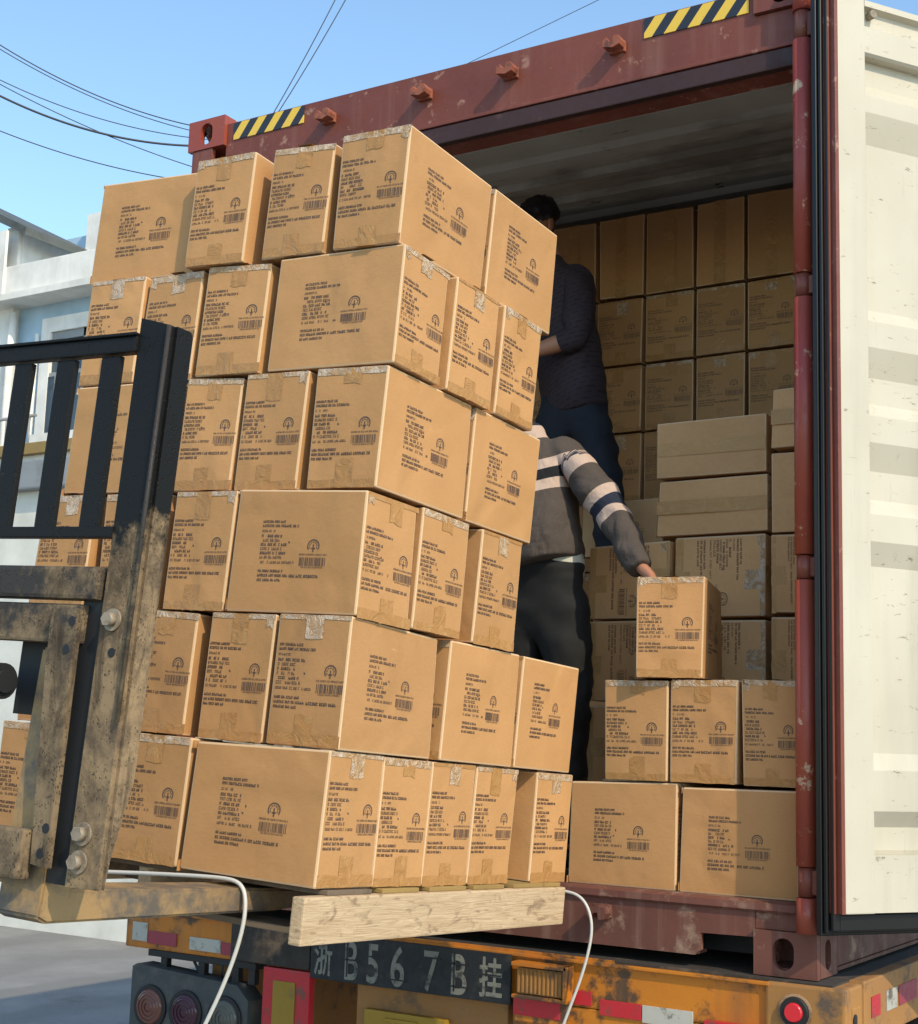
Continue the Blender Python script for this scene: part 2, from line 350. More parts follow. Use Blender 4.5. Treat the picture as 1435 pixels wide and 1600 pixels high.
link('corner_casting', casting(Wc-.178, 0, True), 'maroon_dusty', ct)
# corner posts
for x0, x1 in ((.004, .05), (Wc-.05, Wc-.004)):
    bm = bmesh.new(); box(bm, x0, x1, .02, .17, .118, Hc-.118, bev=.004); 
    if x0 < 1: box(bm, .02, .12, .0, .02, .119, Hc-.119, bev=.003)
    link('corner_post', bm, 'maroon', ct)
# hinge tube down the right post: wide tube lengths and narrower hinge knuckles
def hinge_tube(zs, r, nm, ma):
    for z0, z1 in zs:
        bm = bmesh.new(); x = 2.409+.0*z0
        cyl(bm, (x+.008, -.022, z0), (x+.008, -.022, z1), r, seg=24)
        bmesh.ops.bevel(bm, geom=[e for e in bm.edges if len(e.link_faces) == 2 and e.calc_face_angle() > 1], offset=.004, segments=2, affect='EDGES')
        if nm == 'hinge_knuckle': box(bm, x+.01, x+.055, -.035, -.012, z0+.006, z1-.006, bev=.003)
        link(nm, bm, ma, ct)
hinge_tube([(2.736, 2.86), (1.94, 2.645), (1.135, 1.868), (.296, 1.064), (.122, .214)], .0285, 'hinge_post', 'maroon_bright')
hinge_tube([(2.648, 2.733), (1.871, 1.937), (1.067, 1.132), (.217, .293)], .0235, 'hinge_knuckle', 'maroon')
bm = bmesh.new(); box(bm, 2.447, 2.461, -.028, .06, .13, 2.84, bev=.003); link('post_edge_strip', bm, 'rust', ct)
# sill
bm = bmesh.new()
out = [(.178, .03), (.336, .03)]
prism(bm, [(.178, .095), (.330, .095), (.330, .045), (.345, .032), (2.085, .032), (2.103, .046), (2.103, .093), (2.26, .096), (2.26, .164), (.178, .164)], 1, .006, .022)
prism(bm, [(.0, .164), (-.006, .170), (-.004, .188), (.02, .194), (.12, .194), (.12, .164)], 0, .13, 2.38)
box(bm, .345, 2.085, .022, .09, .032, .040)
box(bm, 2.2605, 2.392, .008, .10, .119, .1635, bev=.002)
link('door_sill', bm, 'maroon_dusty', ct)
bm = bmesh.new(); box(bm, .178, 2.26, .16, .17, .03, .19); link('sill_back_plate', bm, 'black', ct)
# cam keepers on the header and the sill
def keeper(x, z, up_, ma):
    bm = bmesh.new()
    box(bm, x-.028, x+.028, -.004, .012, z-.018, z+.018, bev=.003)
    prism(bm, [(x-.030, z-.010*up_), (x-.030, z+.012*up_), (x-.018, z+.020*up_), (x-.010, z+.004*up_), (x+.004, z+.002*up_), (x+.008, z+.022*up_), (x+.024, z+.020*up_), (x+.032, z+.004*up_), (x+.028, z-.010*up_), (x+.004, z-.018*up_)], 1, -.042, -.004)
    link('cam_keeper', bm, ma, ct)
for x in (.665, 1.075, 1.415, 1.805): keeper(x, 2.780, 1, 'rustmaroon')
for x in (.64, 1.80): keeper(x, .128, -1, 'maroon_dusty')
# hazard stickers
for x0, x1 in ((.215, .545), (1.895, 2.24)):
    bm = bmesh.new(); box(bm, x0, x1, .008, .0115, 2.792, 2.858); link('hazard_sticker', bm, 'hazard', ct)
# roof (corrugated across), side walls, floor, front wall
def corrugated(a0, a1, pitch, depth, f0):
    """list of (a, offset) along a trapezoid corrugation"""
    pts = []; a = a0
    while a < a1:
        for da, o in ((0, 0), (pitch*.38, 0), (pitch*.5, depth), (pitch*.88, depth), (pitch, 0)):
            if a+da <= a1: pts.append((a+da, f0+o))
        a += pitch
    res = []
    for p in pts:
        if not res or p[0]-res[-1][0] > 1e-4: res.append(p)
    return res
bm = bmesh.new()
cr = corrugated(.13, Lc, .209, .020, 2.800)
for zz, flip in ((0, 1), (.02, 0)):
    row = [(bm.verts.new((.03, a, z+zz)), bm.verts.new((Wc-.03, a, z+zz))) for a, z in cr]
    for i in range(len(row)-1):
        q = (row[i][0], row[i][1], row[i+1][1], row[i+1][0]); bm.faces.new(q if not flip else q[::-1])
link('roof_panel', bm, ['inner'], ct)
bm = bmesh.new(); box(bm, .0, .06, .16, Lc-.01, 2.80, 2.885, bev=.003); link('roof_rail', bm, 'maroon', ct)
bm = bmesh.new(); box(bm, Wc-.06, Wc, .16, Lc-.01, 2.80, 2.885, bev=.003); link('roof_rail', bm, 'maroon', ct)
for side in (0, 1):
    cr = corrugated(.16, Lc-.02, .278, .036, 0)
    for sk in (0, 1):
        bm = bmesh.new(); row = []
        for a, o in cr:
            x = .008+o+sk*.003 if side == 0 else Wc-.008-o-sk*.003
            row.append((bm.verts.new((x, a, .14)), bm.verts.new((x, a, 2.82))))
        for i in range(len(row)-1): bm.faces.new((row[i][0], row[i][1], row[i+1][1], row[i+1][0]))
        link('side_wall' if sk == 0 else 'inner_wall_lining', bm, 'maroon_dusty' if sk == 0 else 'inner', ct)
    x0 = 0 if side == 0 else Wc-.05
    bm = bmesh.new(); box(bm, x0, x0+.05, .165, Lc-.01, .02, .15, bev=.003)
    box(bm, x0-(.0 if side == 0 else .0), x0+.05, .166, Lc-.012, .008, .018); link('bottom_rail', bm, 'maroon_dusty', ct)
bm = bmesh.new(); box(bm, .05, Wc-.05, .12, Lc-.05, .165, .186); link('floor', bm, 'grime', ct)
bm = bmesh.new(); box(bm, .02, Wc-.02, Lc-.04, Lc, .05, 2.86); link('front_wall', bm, 'maroon', ct)

# door, swung open past 180 degrees so its cream inner face shows
ph = R(57); E0 = Vector((2.54, -.08, 0)); dd = Vector((math.cos(ph), math.sin(ph), 0)); nn = Vector((dd.y, -dd.x, 0))
mw = Matrix(((dd.x, -nn.x, 0, E0.x), (dd.y, -nn.y, 0, E0.y), (0, 0, 1, 0), (0, 0, 0, 1)))  # local x along the door, y into the slab, z up
door = bpy.data.objects.new('container_door', None); C.objects.link(door); door.parent = ct; door.matrix_local = mw
door['label'] = 'cream inner face of the right door, swung wide open'
Wd, z0, z1 = 1.14, .185, 2.742
bm = bmesh.new()
box(bm, 0, .098, -.0, .05, z0, z1, bev=.004)
link('door_stile', bm, 'cream', door); bm = bmesh.new()
box(bm, Wd-.098, Wd, 0, .05, z0, z1, bev=.004)
link('door_stile', bm, 'cream', door)
bm = bmesh.new()
prism(bm, [(.0, 2.74), (.048, 2.742), (.048, 2.575), (.010, 2.575), (.002, 2.582), (.002, 2.66), (.022, 2.675), (.022, 2.716), (.0, 2.722)], 0, .098, Wd-.098)
link('door_rail', bm, 'cream', door); bm = bmesh.new()
prism(bm, [(.002, .335), (.048, .335), (.048, .187), (.002, .187)], 0, .098, Wd-.098)
link('door_rail', bm, 'cream', door)
# ribbed panel: depth profile down the height
pr = [(2.575, .046), (2.53, .046), (2.49, .012), (2.41, .012), (2.345, .042), (1.735, .042), (1.70, .042)]
prof = [(2.575, .040), (2.50, .040), (2.455, .008), (2.405, .008), (2.320, .036), (1.83, .036), (1.79, .008), (1.715, .008), (1.635, .036), (1.56, .036), (1.52, .008), (1.445, .008), (1.37, .036),
        (1.29, .036), (1.245, .008), (1.17, .008), (1.105, .036), (.60, .036), (.555, .008), (.448, .008), (.405, .036), (.345, .036), (.334, .04)]
bm = bmesh.new(); row = [(bm.verts.new((.098, y, z)), bm.verts.new((Wd-.098, y, z))) for z, y in prof]
for i in range(len(row)-1): bm.faces.new((row[i][0], row[i+1][0], row[i+1][1], row[i][1]))
link('door_panel', bm, 'cream', door)
bm = bmesh.new(); box(bm, .1, Wd-.1, .0485, .052, .2, 2.73); link('door_skin', bm, 'maroon', door)
bm = bmesh.new(); box(bm, -.012, 0, -.001, .02, z0, z1, bev=.001); box(bm, -.02, 0, .02, .05, z0, z1); link('door_edge', bm, 'maroon', door)
bm = bmesh.new()                                                             # gasket: lips round the edge
for a, b_, zz0, zz1 in ((.022, .034, z0-.045, z1+.02), (.040, .052, z0-.052, z1+.025), (.055, .075, z0-.060, z1+.03)):
    h_ = .022 if a < .03 else (.030 if a < .05 else .036)
    box(bm, -h_, 0 if a > .02 else -.013, a, b_, zz0, zz1, bev=.003)
    box(bm, 0, Wd+.02, a, b_, zz0, z0-.004, bev=.003)
link('door_gasket', bm, 'rubber', door)
bm = bmesh.new(); cyl(bm, (.128, .016, 2.703), (.128, -.004, 2.703), .012, seg=12); link('rivet', bm, 'bolt', door)

# ------------------------------------------------------------ semi-trailer
tr = thing('semi_trailer', 'orange flatbed semi-trailer with worn paint carrying the container', 'trailer', (1.22, 3, -1.28))
def part(name, bm, ma, parent=tr, **k):
    o = link(name, bm, ma, parent, **k)
    if parent is tr: o.location = (-1.22, -3, 1.28)
    return o
bm = bmesh.new(); box(bm, -.035, 2.50, -.035, .10, -.142, -.012, bev=.006)
part('rear_beam', bm, 'orange')
bm = bmesh.new(); box(bm, -.03, 2.49, -.037, 8, -.010, -.003); part('deck_plate', bm, 'grime')
bm = bmesh.new(); box(bm, -.036, 1.86, -.041, -.036, -.014, -.002, bev=.001); box(bm, .0, 2.32, -.05, -.037, -.020, -.010, bev=.002); part('beam_lip', bm, 'orange')
bm = bmesh.new(); box(bm, 2.46, 2.53, .1, 8, -.165, -.004, bev=.006); box(bm, 2.40, 2.47, .1, 8, -.165, -.15); part('side_rail', bm, 'orange_dirty')
bm = bmesh.new(); box(bm, -.07, 0, .1, 8, -.165, -.004, bev=.006); part('side_rail', bm, 'orange_dirty')
# twist-lock corner housing, right
bm = bmesh.new(); box(bm, 2.31, 2.527, -.048, .098, -.30, -.008, bev=.008); box(bm, 2.50, 2.531, .0, .07, -.25, -.06, bev=.004); co_ = part('corner_housing', bm, 'orange_dirty')
bm = bmesh.new()
prism(bm, [(.015+.014*math.cos(t), -.14+.014*math.sin(t)+(.05 if math.sin(t) > 0 else -.05)) for t in [2*PI*i/16 for i in range(16)]], 0, 2.529, 2.534)
o = part('lashing_slot', bm, 'black')
for x in (.25, 1.95):
    bm = bmesh.new(); box(bm, x, x+.12, .1, 8, -.52, -.15, bev=.004); part('chassis_beam', bm, 'orange_dirty')
# number board with stencilled writing
bm = bmesh.new(); box(bm, .80, 1.535, -.062, -.052, -.158, -.016, bev=.002); part('number_board', bm, 'board')
def text(body, x, z, size, sx, y, ma, parent, name='stencil_letter', breaks=()):
    cu = bpy.data.curves.new(name, 'FONT'); cu.body = body; cu.size = size; cu.extrude = .0006; cu.align_x = 'CENTER'; cu.offset = .0018
    t = bpy.data.objects.new(name, cu); C.objects.link(t); bpy.context.view_layer.update()
    me = bpy.data.meshes.new_from_object(t.evaluated_get(bpy.context.evaluated_depsgraph_get())); C.objects.unlink(t); bpy.data.objects.remove(t)
    me.materials.clear(); me.materials.append(M[ma])
    me.transform(Matrix.Translation((x, y, z)) @ Matrix.Rotation(PI/2, 4, 'X') @ Matrix.Diagonal((sx, 1, 1, 1)))
    o = bpy.data.objects.new(name, me); C.objects.link(o); o.parent = parent
    if parent is tr: o.location = (-1.22, -3, 1.28)
    return o
for ch, x, s_, sx in (('浙', .850, .122, .60), ('B', .958, .166, .62), ('5', 1.043, .166, .64), ('6', 1.135, .166, .68), ('7', 1.256, .166, .68), ('B', 1.355, .166, .66), ('挂', 1.468, .122, .68)):
    text(ch, x, -.147 if s_ > .13 else -.134, s_, sx, -.0628, 'stencil', tr)
bm = bmesh.new()
for x, zc in ((.958, -.088), (1.043, -.070), (1.135, -.130), (1.256, -.052), (1.355, -.060), (1.355, -.125), (1.468, -.08)):
    box(bm, x-.035, x+.035, -.0648, -.0634, zc-.0022, zc+.0022)
for x in (.944, 1.341): box(bm, x-.002, x+.003, -.0648, -.0634, -.14, -.03)
part('stencil_bridge', bm, 'board')
# reflector strips
for nm, x0, x1, zz0, zz1, ma in (('reflector_strip', .075, .205, -.123, -.080, 'redfade'), ('reflector_strip', .265, .405, -.125, -.083, 'white'), ('reflector_strip', .407, .52, -.128, -.088, 'redfade'),
                                 ('reflector_strip', 1.545, 1.70, -.182, -.135, 'red'), ('reflector_strip', 1.735, 1.79, -.135, -.095, 'red'), ('reflector_strip', 1.815, 1.945, -.155, -.112, 'red'), ('reflector_strip', 1.948, 2.10, -.160, -.113, 'white'),
                                 ('reflector_strip', 2.14, 2.30, -.170, -.128, 'red'), ('reflector_strip', .0, .07, -.118, -.055, 'white')):
    bm = bmesh.new(); box(bm, x0, x1, -.0405 if zz0 > -.17 else -.06, -.0365, zz0, zz1, bev=.001); part(nm, bm, ma)
bm = bmesh.new(); box(bm, 1.53, 2.33, -.034, .09, -.22, -.143, bev=.004); box(bm, 1.55, 1.72, -.058, -.034, -.2, -.13, bev=.003); part('lower_beam', bm, 'orange')
for y0, y1, ma in ((.42, .60, 'redfade'), (.30, .40, 'white'), (.16, .24, 'red')):
    bm = bmesh.new(); box(bm, 2.5305, 2.5325, y0, y1, -.105, -.05); part('reflector_strip', bm, ma)
# lamp bracket: orange step lamp guard
bm = bmesh.new(); box(bm, 1.555, 1.735, -.095, -.05, -.040, -.028, bev=.002); box(bm, 1.725, 1.737, -.095, -.05, -.125, -.028, bev=.002); box(bm, 1.555, 1.735, -.09, -.05, -.130, -.120, bev=.002); part('lamp_guard', bm, 'orange')
bm = bmesh.new(); box(bm, 1.565, 1.722, -.078, -.052, -.118, -.045, bev=.004)
for i in range(11): box(bm, 1.57+i*.0138, 1.576+i*.0138, -.082, -.076, -.114, -.049, bev=.001)
part('guarded_lamp', bm, 'orange_dirty')
# round marker lamp
bm = bmesh.new(); cyl(bm, (2.392, -.050, -.078), (2.392, -.062, -.078), .040, .037, 28); r0 = part('marker_lamp', bm, 'black')
bm = bmesh.new(); cyl(bm, (2.392, -.058, -.078), (2.392, -.070, -.078), .027, .022, 28); o = link('lens', bm, 'deepred', r0)
bm = bmesh.new(); cyl(bm, (2.392, -.048, -.078), (2.392, -.052, -.078), .046, .046, 28); part('marker_lamp_ring', bm, 'rust')
# hanging lamp cluster on the left
bm = bmesh.new()
prism(bm, [(.03, -.20), (.03, -.43), (.06, -.455), (.52, -.455), (.55, -.43), (.55, -.26), (.50, -.215), (.05, -.19)], 1, -.06, .02)
lb = part('lamp_cluster', bm, 'lampbox')
for x, ma in ((.125, 'lamp_amber'), (.285, 'lamp_dark'), (.455, 'lamp_clear')):
    bm = bmesh.new(); cyl(bm, (x, -.060, -.325), (x, -.068, -.325), .073, .071, 32); link('lens_rim', bm, 'black', lb)
    bm = bmesh.new(); cyl(bm, (x, -.066, -.325), (x, -.074, -.325), .062, .052, 32)
    for rr in (.018, .032, .046): bmesh.ops.create_cone(bm, cap_ends=False, segments=28, radius1=rr, radius2=rr-.004, depth=.003, matrix=Matrix.Translation((x, -.0755, -.325)) @ Matrix.Rotation(PI/2, 4, 'X'))
    link('lens', bm, ma, lb)
bm = bmesh.new()
box(bm, .07, .55, -.03, .03, -.165, -.143, bev=.002)
for x in (.14, .31, .46, .53): box(bm, x-.014, x+.014, -.025, .0, -.215, -.15, bev=.002)
cyl(bm, (.27, -.02, -.16), (.30, -.02, -.20), .005, seg=8); cyl(bm, (.40, -.02, -.15), (.40, -.02, -.21), .004, seg=8)
part('lamp_bracket', bm, 'black')
# red frame with yellow plate
bm = bmesh.new(); box(bm, .60, .79, -.05, -.02, -.46, -.145, bev=.004); o = part('red_tail_plate', bm, 'red')
bm = bmesh.new(); box(bm, .645, .735, -.054, -.05, -.42, -.183, bev=.001); link('yellow_insert', bm, 'yellow', o)
bm = bmesh.new(); box(bm, .46, .79, -.055, -.037, -.138, -.02, bev=.003); part('patch_plate', bm, 'grime')
bm = bmesh.new(); box(bm, .95, 1.50, -.01, .05, -.32, -.162, bev=.004); part('tail_panel', bm, 'orange_dirty')
bm = bmesh.new(); box(bm, 1.0, 1.30, -.04, -.012, -.34, -.232, bev=.003); box(bm, 1.08, 1.2, -.048, -.04, -.262, -.25, bev=.002); part('yellow_plate', bm, 'yellow')
bm = bmesh.new(); box(bm, .0, 2.3, .15, .2, -.9, -.18); part('cross_member', bm, 'grime') if False else bm.free()
# wheels
for yy in (2.1, 3.4):
    for xx in (.28, 2.16):
        bm = bmesh.new(); cyl(bm, (xx-.14, yy, -.80), (xx+.14, yy, -.80), .475, seg=40)
        bmesh.ops.bevel(bm, geom=[e for e in bm.edges if e.calc_face_angle() > 1], offset=.04, segments=3, affect='EDGES')
        wh = part('wheel', bm, 'tyre')
        bm = bmesh.new(); cyl(bm, (xx-.145, yy, -.80), (xx+.145, yy, -.80), .27, seg=32); link('rim', bm, 'orange_dirty', wh)
for yy in (6.5,):
    for xx in (.7, 1.7):
        bm = bmesh.new(); box(bm, xx-.05, xx+.05, yy-.05, yy+.05, -1.279, -.15, bev=.004); part('landing_leg', bm, 'grime')

# ------------------------------------------------------------ cartons
random.seed(4)
CL, CW, CH = .362, .203, .282
def stamp(bm, P, faint=False, seed=0):
    """the printed block. P(s,t) maps metres from the stamp's top-left (s right, t down) to 3-D just off the face; width .187 height .150"""
    rd = random.Random(seed); mi = 3 if faint else 2
    def q(s0, s1, t0, t1, sk=0):
        try: bm.faces.new([bm.verts.new(P(s, t)) for s, t in ((s0, t0), (s0+sk, t1), (s1+sk, t1), (s1, t0))]).material_index = mi
        except ValueError: pass
    def line(s, e, t, h, dens=.85, heavy=False):
        while s < e:
            wl = rd.choice((2, 3, 4, 6, 7)); 
            for _ in range(wl):
                if s > e: break
                gw = h*rd.uniform(.45, .8); k = rd.random()
                st = h*(.27 if heavy else .19)
                if rd.random() < dens:
                    if k < .45: q(s, s+st*.8, t, t+h); q(s+gw-st*.8, s+gw, t+h*rd.choice((0, .3)), t+h)
                    if k < .3 or k > .6: q(s, s+gw, t, t+st)
                    if k > .25: q(s, s+gw, t+h-st, t+h)
                    if k > .45: q(s, s+st*.9, t, t+h)
                    if .4 < k < .8: q(s, s+gw, t+h*.45, t+h*.45+st*.8)
                s += gw+h*.18
            s += h*.45
    line(0, .062, .000, .0058, 1, True)
    line(0, .098, .0095, .0060, 1, True)
    line(.0, .034, .022, .0052)
    for i in range(6):
        line(0, .045+.030*rd.random(), .033+i*.0098, .0064, .9, i % 2 == 0)
    s, t = .058+.02*rd.random(), .044+.03*rd.random(); q(s, s+.004, t, t+.004, .002)
    line(0, .096, .094, .0056)
    line(0, .068, .1135, .0058, 1, True); line(0, .082, .1235, .0060, 1, True); line(.088, .166, .1235, .0066, 1, True); line(0, .062, .1340, .0058, 1, True)
    # emblem: open ring over a small stem, caption, bar code
    cx, ct_ = .146, .058; n_ = 20
    for i in range(n_):
        a0 = R(-35)+R(250)*i/n_; a1 = R(-35)+R(250)*(i+.96)/n_
        pts = [(cx+r*math.cos(a), ct_-r*math.sin(a)*.95) for r, a in ((.0165, a0), (.0165, a1), (.0135, a1), (.0135, a0))]
        bm.faces.new([bm.verts.new(P(*p)) for p in pts]).material_index = mi
        if i % 3 != 2:
            pts = [(cx+r*math.cos(a), ct_-r*math.sin(a)*.95) for r, a in ((.0108, a0), (.0108, a1), (.0085, a1), (.0085, a0))]
            bm.faces.new([bm.verts.new(P(*p)) for p in pts]).material_index = mi
    q(cx-.0015, cx+.0015, ct_-.004, ct_+.014); q(cx-.005, cx+.005, ct_+.004, ct_+.007)
    line(.110, .184, .0755, .0038, 1)
    s = .112
    while s < .182:
        b_ = rd.choice((.0010, .0016, .0024)); q(s, s+b_, .084, .1035); s += b_+rd.choice((.0012, .0018, .003))
    line(.118, .176, .1048, .0032, 1)
def carton(seed, stampL=True, faint=False, glint=.38):
    """one carton: pale-edged body with printed faces, and its tape"""
    rd = random.Random(seed); bm = bmesh.new()
    c = {}; crushed = [(rd.randrange(2), rd.randrange(2), rd.randrange(2)) for _ in range(2)]
    for ix in (0, 1):
        for iy in (0, 1):
            for iz in (0, 1):
                j = [rd.uniform(-.0038, .0004)-(.005 if (ix, iy, iz) in crushed else 0) for _ in range(3)]
                c[ix, iy, iz] = Vector(((ix-.5)*(CL+2*j[0]), (iy-.5)*(CW+2*j[1]), iz*CH+(j[2] if iz else 0)))
    F = {(-1,0,0): [(0,0,0),(0,0,1),(0,1,1),(0,1,0)], (1,0,0): [(1,0,0),(1,1,0),(1,1,1),(1,0,1)], (0,-1,0): [(0,0,0),(1,0,0),(1,0,1),(0,0,1)], (0,1,0): [(0,1,0),(0,1,1),(1,1,1),(1,1,0)],
         (0,0,-1): [(0,0,0),(0,1,0),(1,1,0),(1,0,0)], (0,0,1): [(0,0,1),(1,0,1),(1,1,1),(0,1,1)]}
    B = {k: (rd.uniform(-.0035, .0042) if k[2] == 0 else rd.uniform(-.003, 0)) for k in F}
    NC = 8
    for k, fc in F.items():
        q_ = [c[i] for i in fc]; nv_ = Vector(k); g = []
        for i in range(NC+1):
            row_ = []
            for j in range(NC+1):
                u, v = i/NC, j/NC
                row_.append(bm.verts.new((q_[0]*(1-u)+q_[3]*u)*(1-v)+(q_[1]*(1-u)+q_[2]*u)*v+nv_*B[k]*math.sin(PI*u)*math.sin(PI*v)))
            g.append(row_)
        for i in range(NC):
            for j in range(NC): bm.faces.new((g[i][j], g[i+1][j], g[i+1][j+1], g[i][j+1]))
    bmesh.ops.remove_doubles(bm, verts=bm.verts, dist=.0005); bmesh.ops.recalc_face_normals(bm, faces=list(bm.faces))
    r_ = bmesh.ops.bevel(bm, geom=[e for e in bm.edges if len(e.link_faces) == 2 and e.calc_face_angle(0) > .8], offset=.0045, segments=2, profile=.55, affect='EDGES')
    for fc in r_['faces']: fc.material_index = 1
    bmesh.ops.recalc_face_normals(bm, faces=list(bm.faces))
    faces = []   # (origin top-left, right vector, down vector, normal, width, height)
    for tl, tr_, bl, nv in (((0,1,1), (0,0,1), (0,1,0), Vector((-1,0,0))), ((1,0,1), (1,1,1), (1,0,0), Vector((1,0,0))), ((0,0,1), (1,0,1), (0,0,0), Vector((0,-1,0))), ((1,1,1), (0,1,1), (1,1,0), Vector((0,1,0)))):
        A, B0, D = c[tl], c[tr_], c[bl]
        k4 = tuple(tr_[i]+bl[i]-tl[i] for i in range(3)); E_ = c[k4]
        faces.append((A, B0, D, E_, nv))
    def mapper(fc, s0, t0, off):
        A, B_, D, E_, nv = fc; wd = (B_-A).length; ht = (D-A).length; bul = B[tuple(int(round(t_)) for t_ in nv)]
        def P(s, t):
            u, v = (s+s0)/wd, (t+t0)/ht
            return (A*(1-u)+B_*u)*(1-v)+(D*(1-u)+E_*u)*v+nv*(off+bul*math.sin(PI*min(max(u, 0), 1))*math.sin(PI*min(max(v, 0), 1)))
        return P
    for i, fc in enumerate(faces):
        wd = (fc[1]-fc[0]).length
        if i < 2: stamp(bm, mapper(fc, .007+rd.uniform(0, .004), .070+rd.uniform(-.008, .008), .0007), faint, seed*7+i)
        elif stampL: stamp(bm, mapper(fc, wd*.235+rd.uniform(-.008, .008), .068+rd.uniform(-.008, .008), .0007), faint, seed*7+i)
    body = bm
    tbt, tbb = bmesh.new(), bmesh.new(); cur = [tbt]
    def strip(P, s0, s1, t0, t1, mi, n_=6, wob=.0012):
        tb = cur[0]; vs2 = []
        for i in range(n_+1):
            k = i/n_; e0 = rd.uniform(-wob, wob); e1 = rd.uniform(-wob, wob)
            vs2.append((tb.verts.new(P(s0+(s1-s0)*k, t0+(e0 if t0 > .003 else 0))), tb.verts.new(P(s0+(s1-s0)*k, t1+e1))))
        for i in range(n_): tb.faces.new((vs2[i][0], vs2[i][1], vs2[i+1][1], vs2[i+1][0])).material_index = mi
    for i in (0, 1):
        cur[0] = tbt; P = mapper(faces[i], 0, 0, .0011); wd = CW
        m1 = 1 if rd.random() < glint else 0
        c0 = wd/2+rd.uniform(-.012, .012); hw = .024
        strip(P, c0-hw, c0+hw, .001, .050+rd.uniform(-.012, .02), m1, 3, .003)
        strip(P, .004, wd-.004, .001, .012+rd.uniform(-.003, .006), 1 if rd.random() < glint+.25 else 0)
        c1 = wd/2+rd.uniform(-.01, .01); cur[0] = tbb
        strip(P, c1-hw, c1+hw, CH-.055+rd.uniform(-.012, .012), CH-.002, 0, 3, .003)
        P2 = mapper(faces[i], 0, 0, .0009)
        strip(P2, .004, wd-.004, CH-.022+rd.uniform(-.006, .004), CH-.002, 0)
        if rd.random() < glint+.2:   # creased corner of film
            cur[0] = tbt; s_ = rd.choice((.006, wd-.03)); t_ = .004; strip(P, s_, s_+.022, t_, t_+.024, 1, 2, .006)
    # tape along the top and bottom seams
    for z, nz in ((CH+.0006, 1), (-.0006, -1)):
        tb = tbt if nz > 0 else tbb; q_ = [tb.verts.new(v) for v in ((-CL/2+.002, -.024, z), (CL/2-.002, -.024, z), (CL/2-.002, .024, z), (-CL/2+.002, .024, z))]
        fc = tb.faces.new(q_ if nz > 0 else q_[::-1])
    return body, tbt, tbb
protos = []
def mk_meshes(seed, dark=False, **k):
    pale = k.get('faint') and not dark
    b_, *ts = carton(seed, **k)
    mb = bpy.data.meshes.new('carton'); b_.to_mesh(mb); b_.free()
    for x in ('card_pale' if pale else 'card', 'cardedge', 'ink', 'inkfaint'): mb.materials.append(M[x])
    out = [mb]
    for t_ in ts:
        bmesh.ops.remove_doubles(t_, verts=t_.verts, dist=.0004)
        mt = bpy.data.meshes.new('packing_tape'); t_.to_mesh(mt); t_.free(); mt.materials.append(M['tape_pale' if pale else 'tape']); mt.materials.append(M['clear']); out.append(mt)
    return out
VAR = [mk_meshes(s_) for s_ in range(6)]
VARF = [mk_meshes(40+s_, faint=True, glint=.3) for s_ in range(3)]
VARB = [mk_meshes(60+s_, faint=True, glint=.35, dark=True) for s_ in range(4)]
def put_carton(mw, label, group, var):
    mb, *mts = var
    o = bpy.data.objects.new('carton', mb); C.objects.link(o); o.matrix_world = mw
    tag(o, label, 'carton', group)
    for mt in mts:
        t = bpy.data.objects.new('packing_tape', mt); C.objects.link(t); t.parent = o
    return o
# pallet frame (u away from the camera along the forks, v to the left, w up)
T0 = Vector((1.8655880726769172, -1.4104756304669543, .2805359155925237))
SR = Matrix(((-.01296, -.9988, .04717), (.99888, -.01079, .04598), (-.04541, .04771, .99783)))
PM = Matrix.Translation(T0) @ SR.to_4x4()
WB = [0, .2886, .5773, .8626, 1.1457, 1.4267, 1.7092]
vi = [0]
def st_carton(layer, u0, u1, v0, v1, label, dw=0):
    rd = random.Random(vi[0]*13+5)
    alongU = (u1-u0) > (v1-v0)
    wz = WB[6-layer]+.001+dw; hz = WB[7-layer]-WB[6-layer]-.002
    L_, W_ = ((u1-u0), (v1-v0)) if alongU else ((v1-v0), (u1-u0))
    rot = (0 if rd.random() < .5 else PI) if alongU else (PI/2 if rd.random() < .5 else -PI/2)
    mw = PM @ Matrix.Translation(((u0+u1)/2, (v0+v1)/2, wz)) @ Matrix.Rotation(rot+R(rd.uniform(-.8, .8)), 4, 'Z') @ Matrix.Diagonal((L_/CL, W_/CW, hz/CH, 1))
    vi[0] += 1
    return put_carton(mw, label, 'brown cartons stacked six layers high on the pallet', VAR[(vi[0]*5) % 6])
ordn = {1: 'top layer', 2: 'second layer down', 3: 'third layer down', 4: 'fourth layer down', 5: 'fifth layer down', 6: 'bottom layer'}
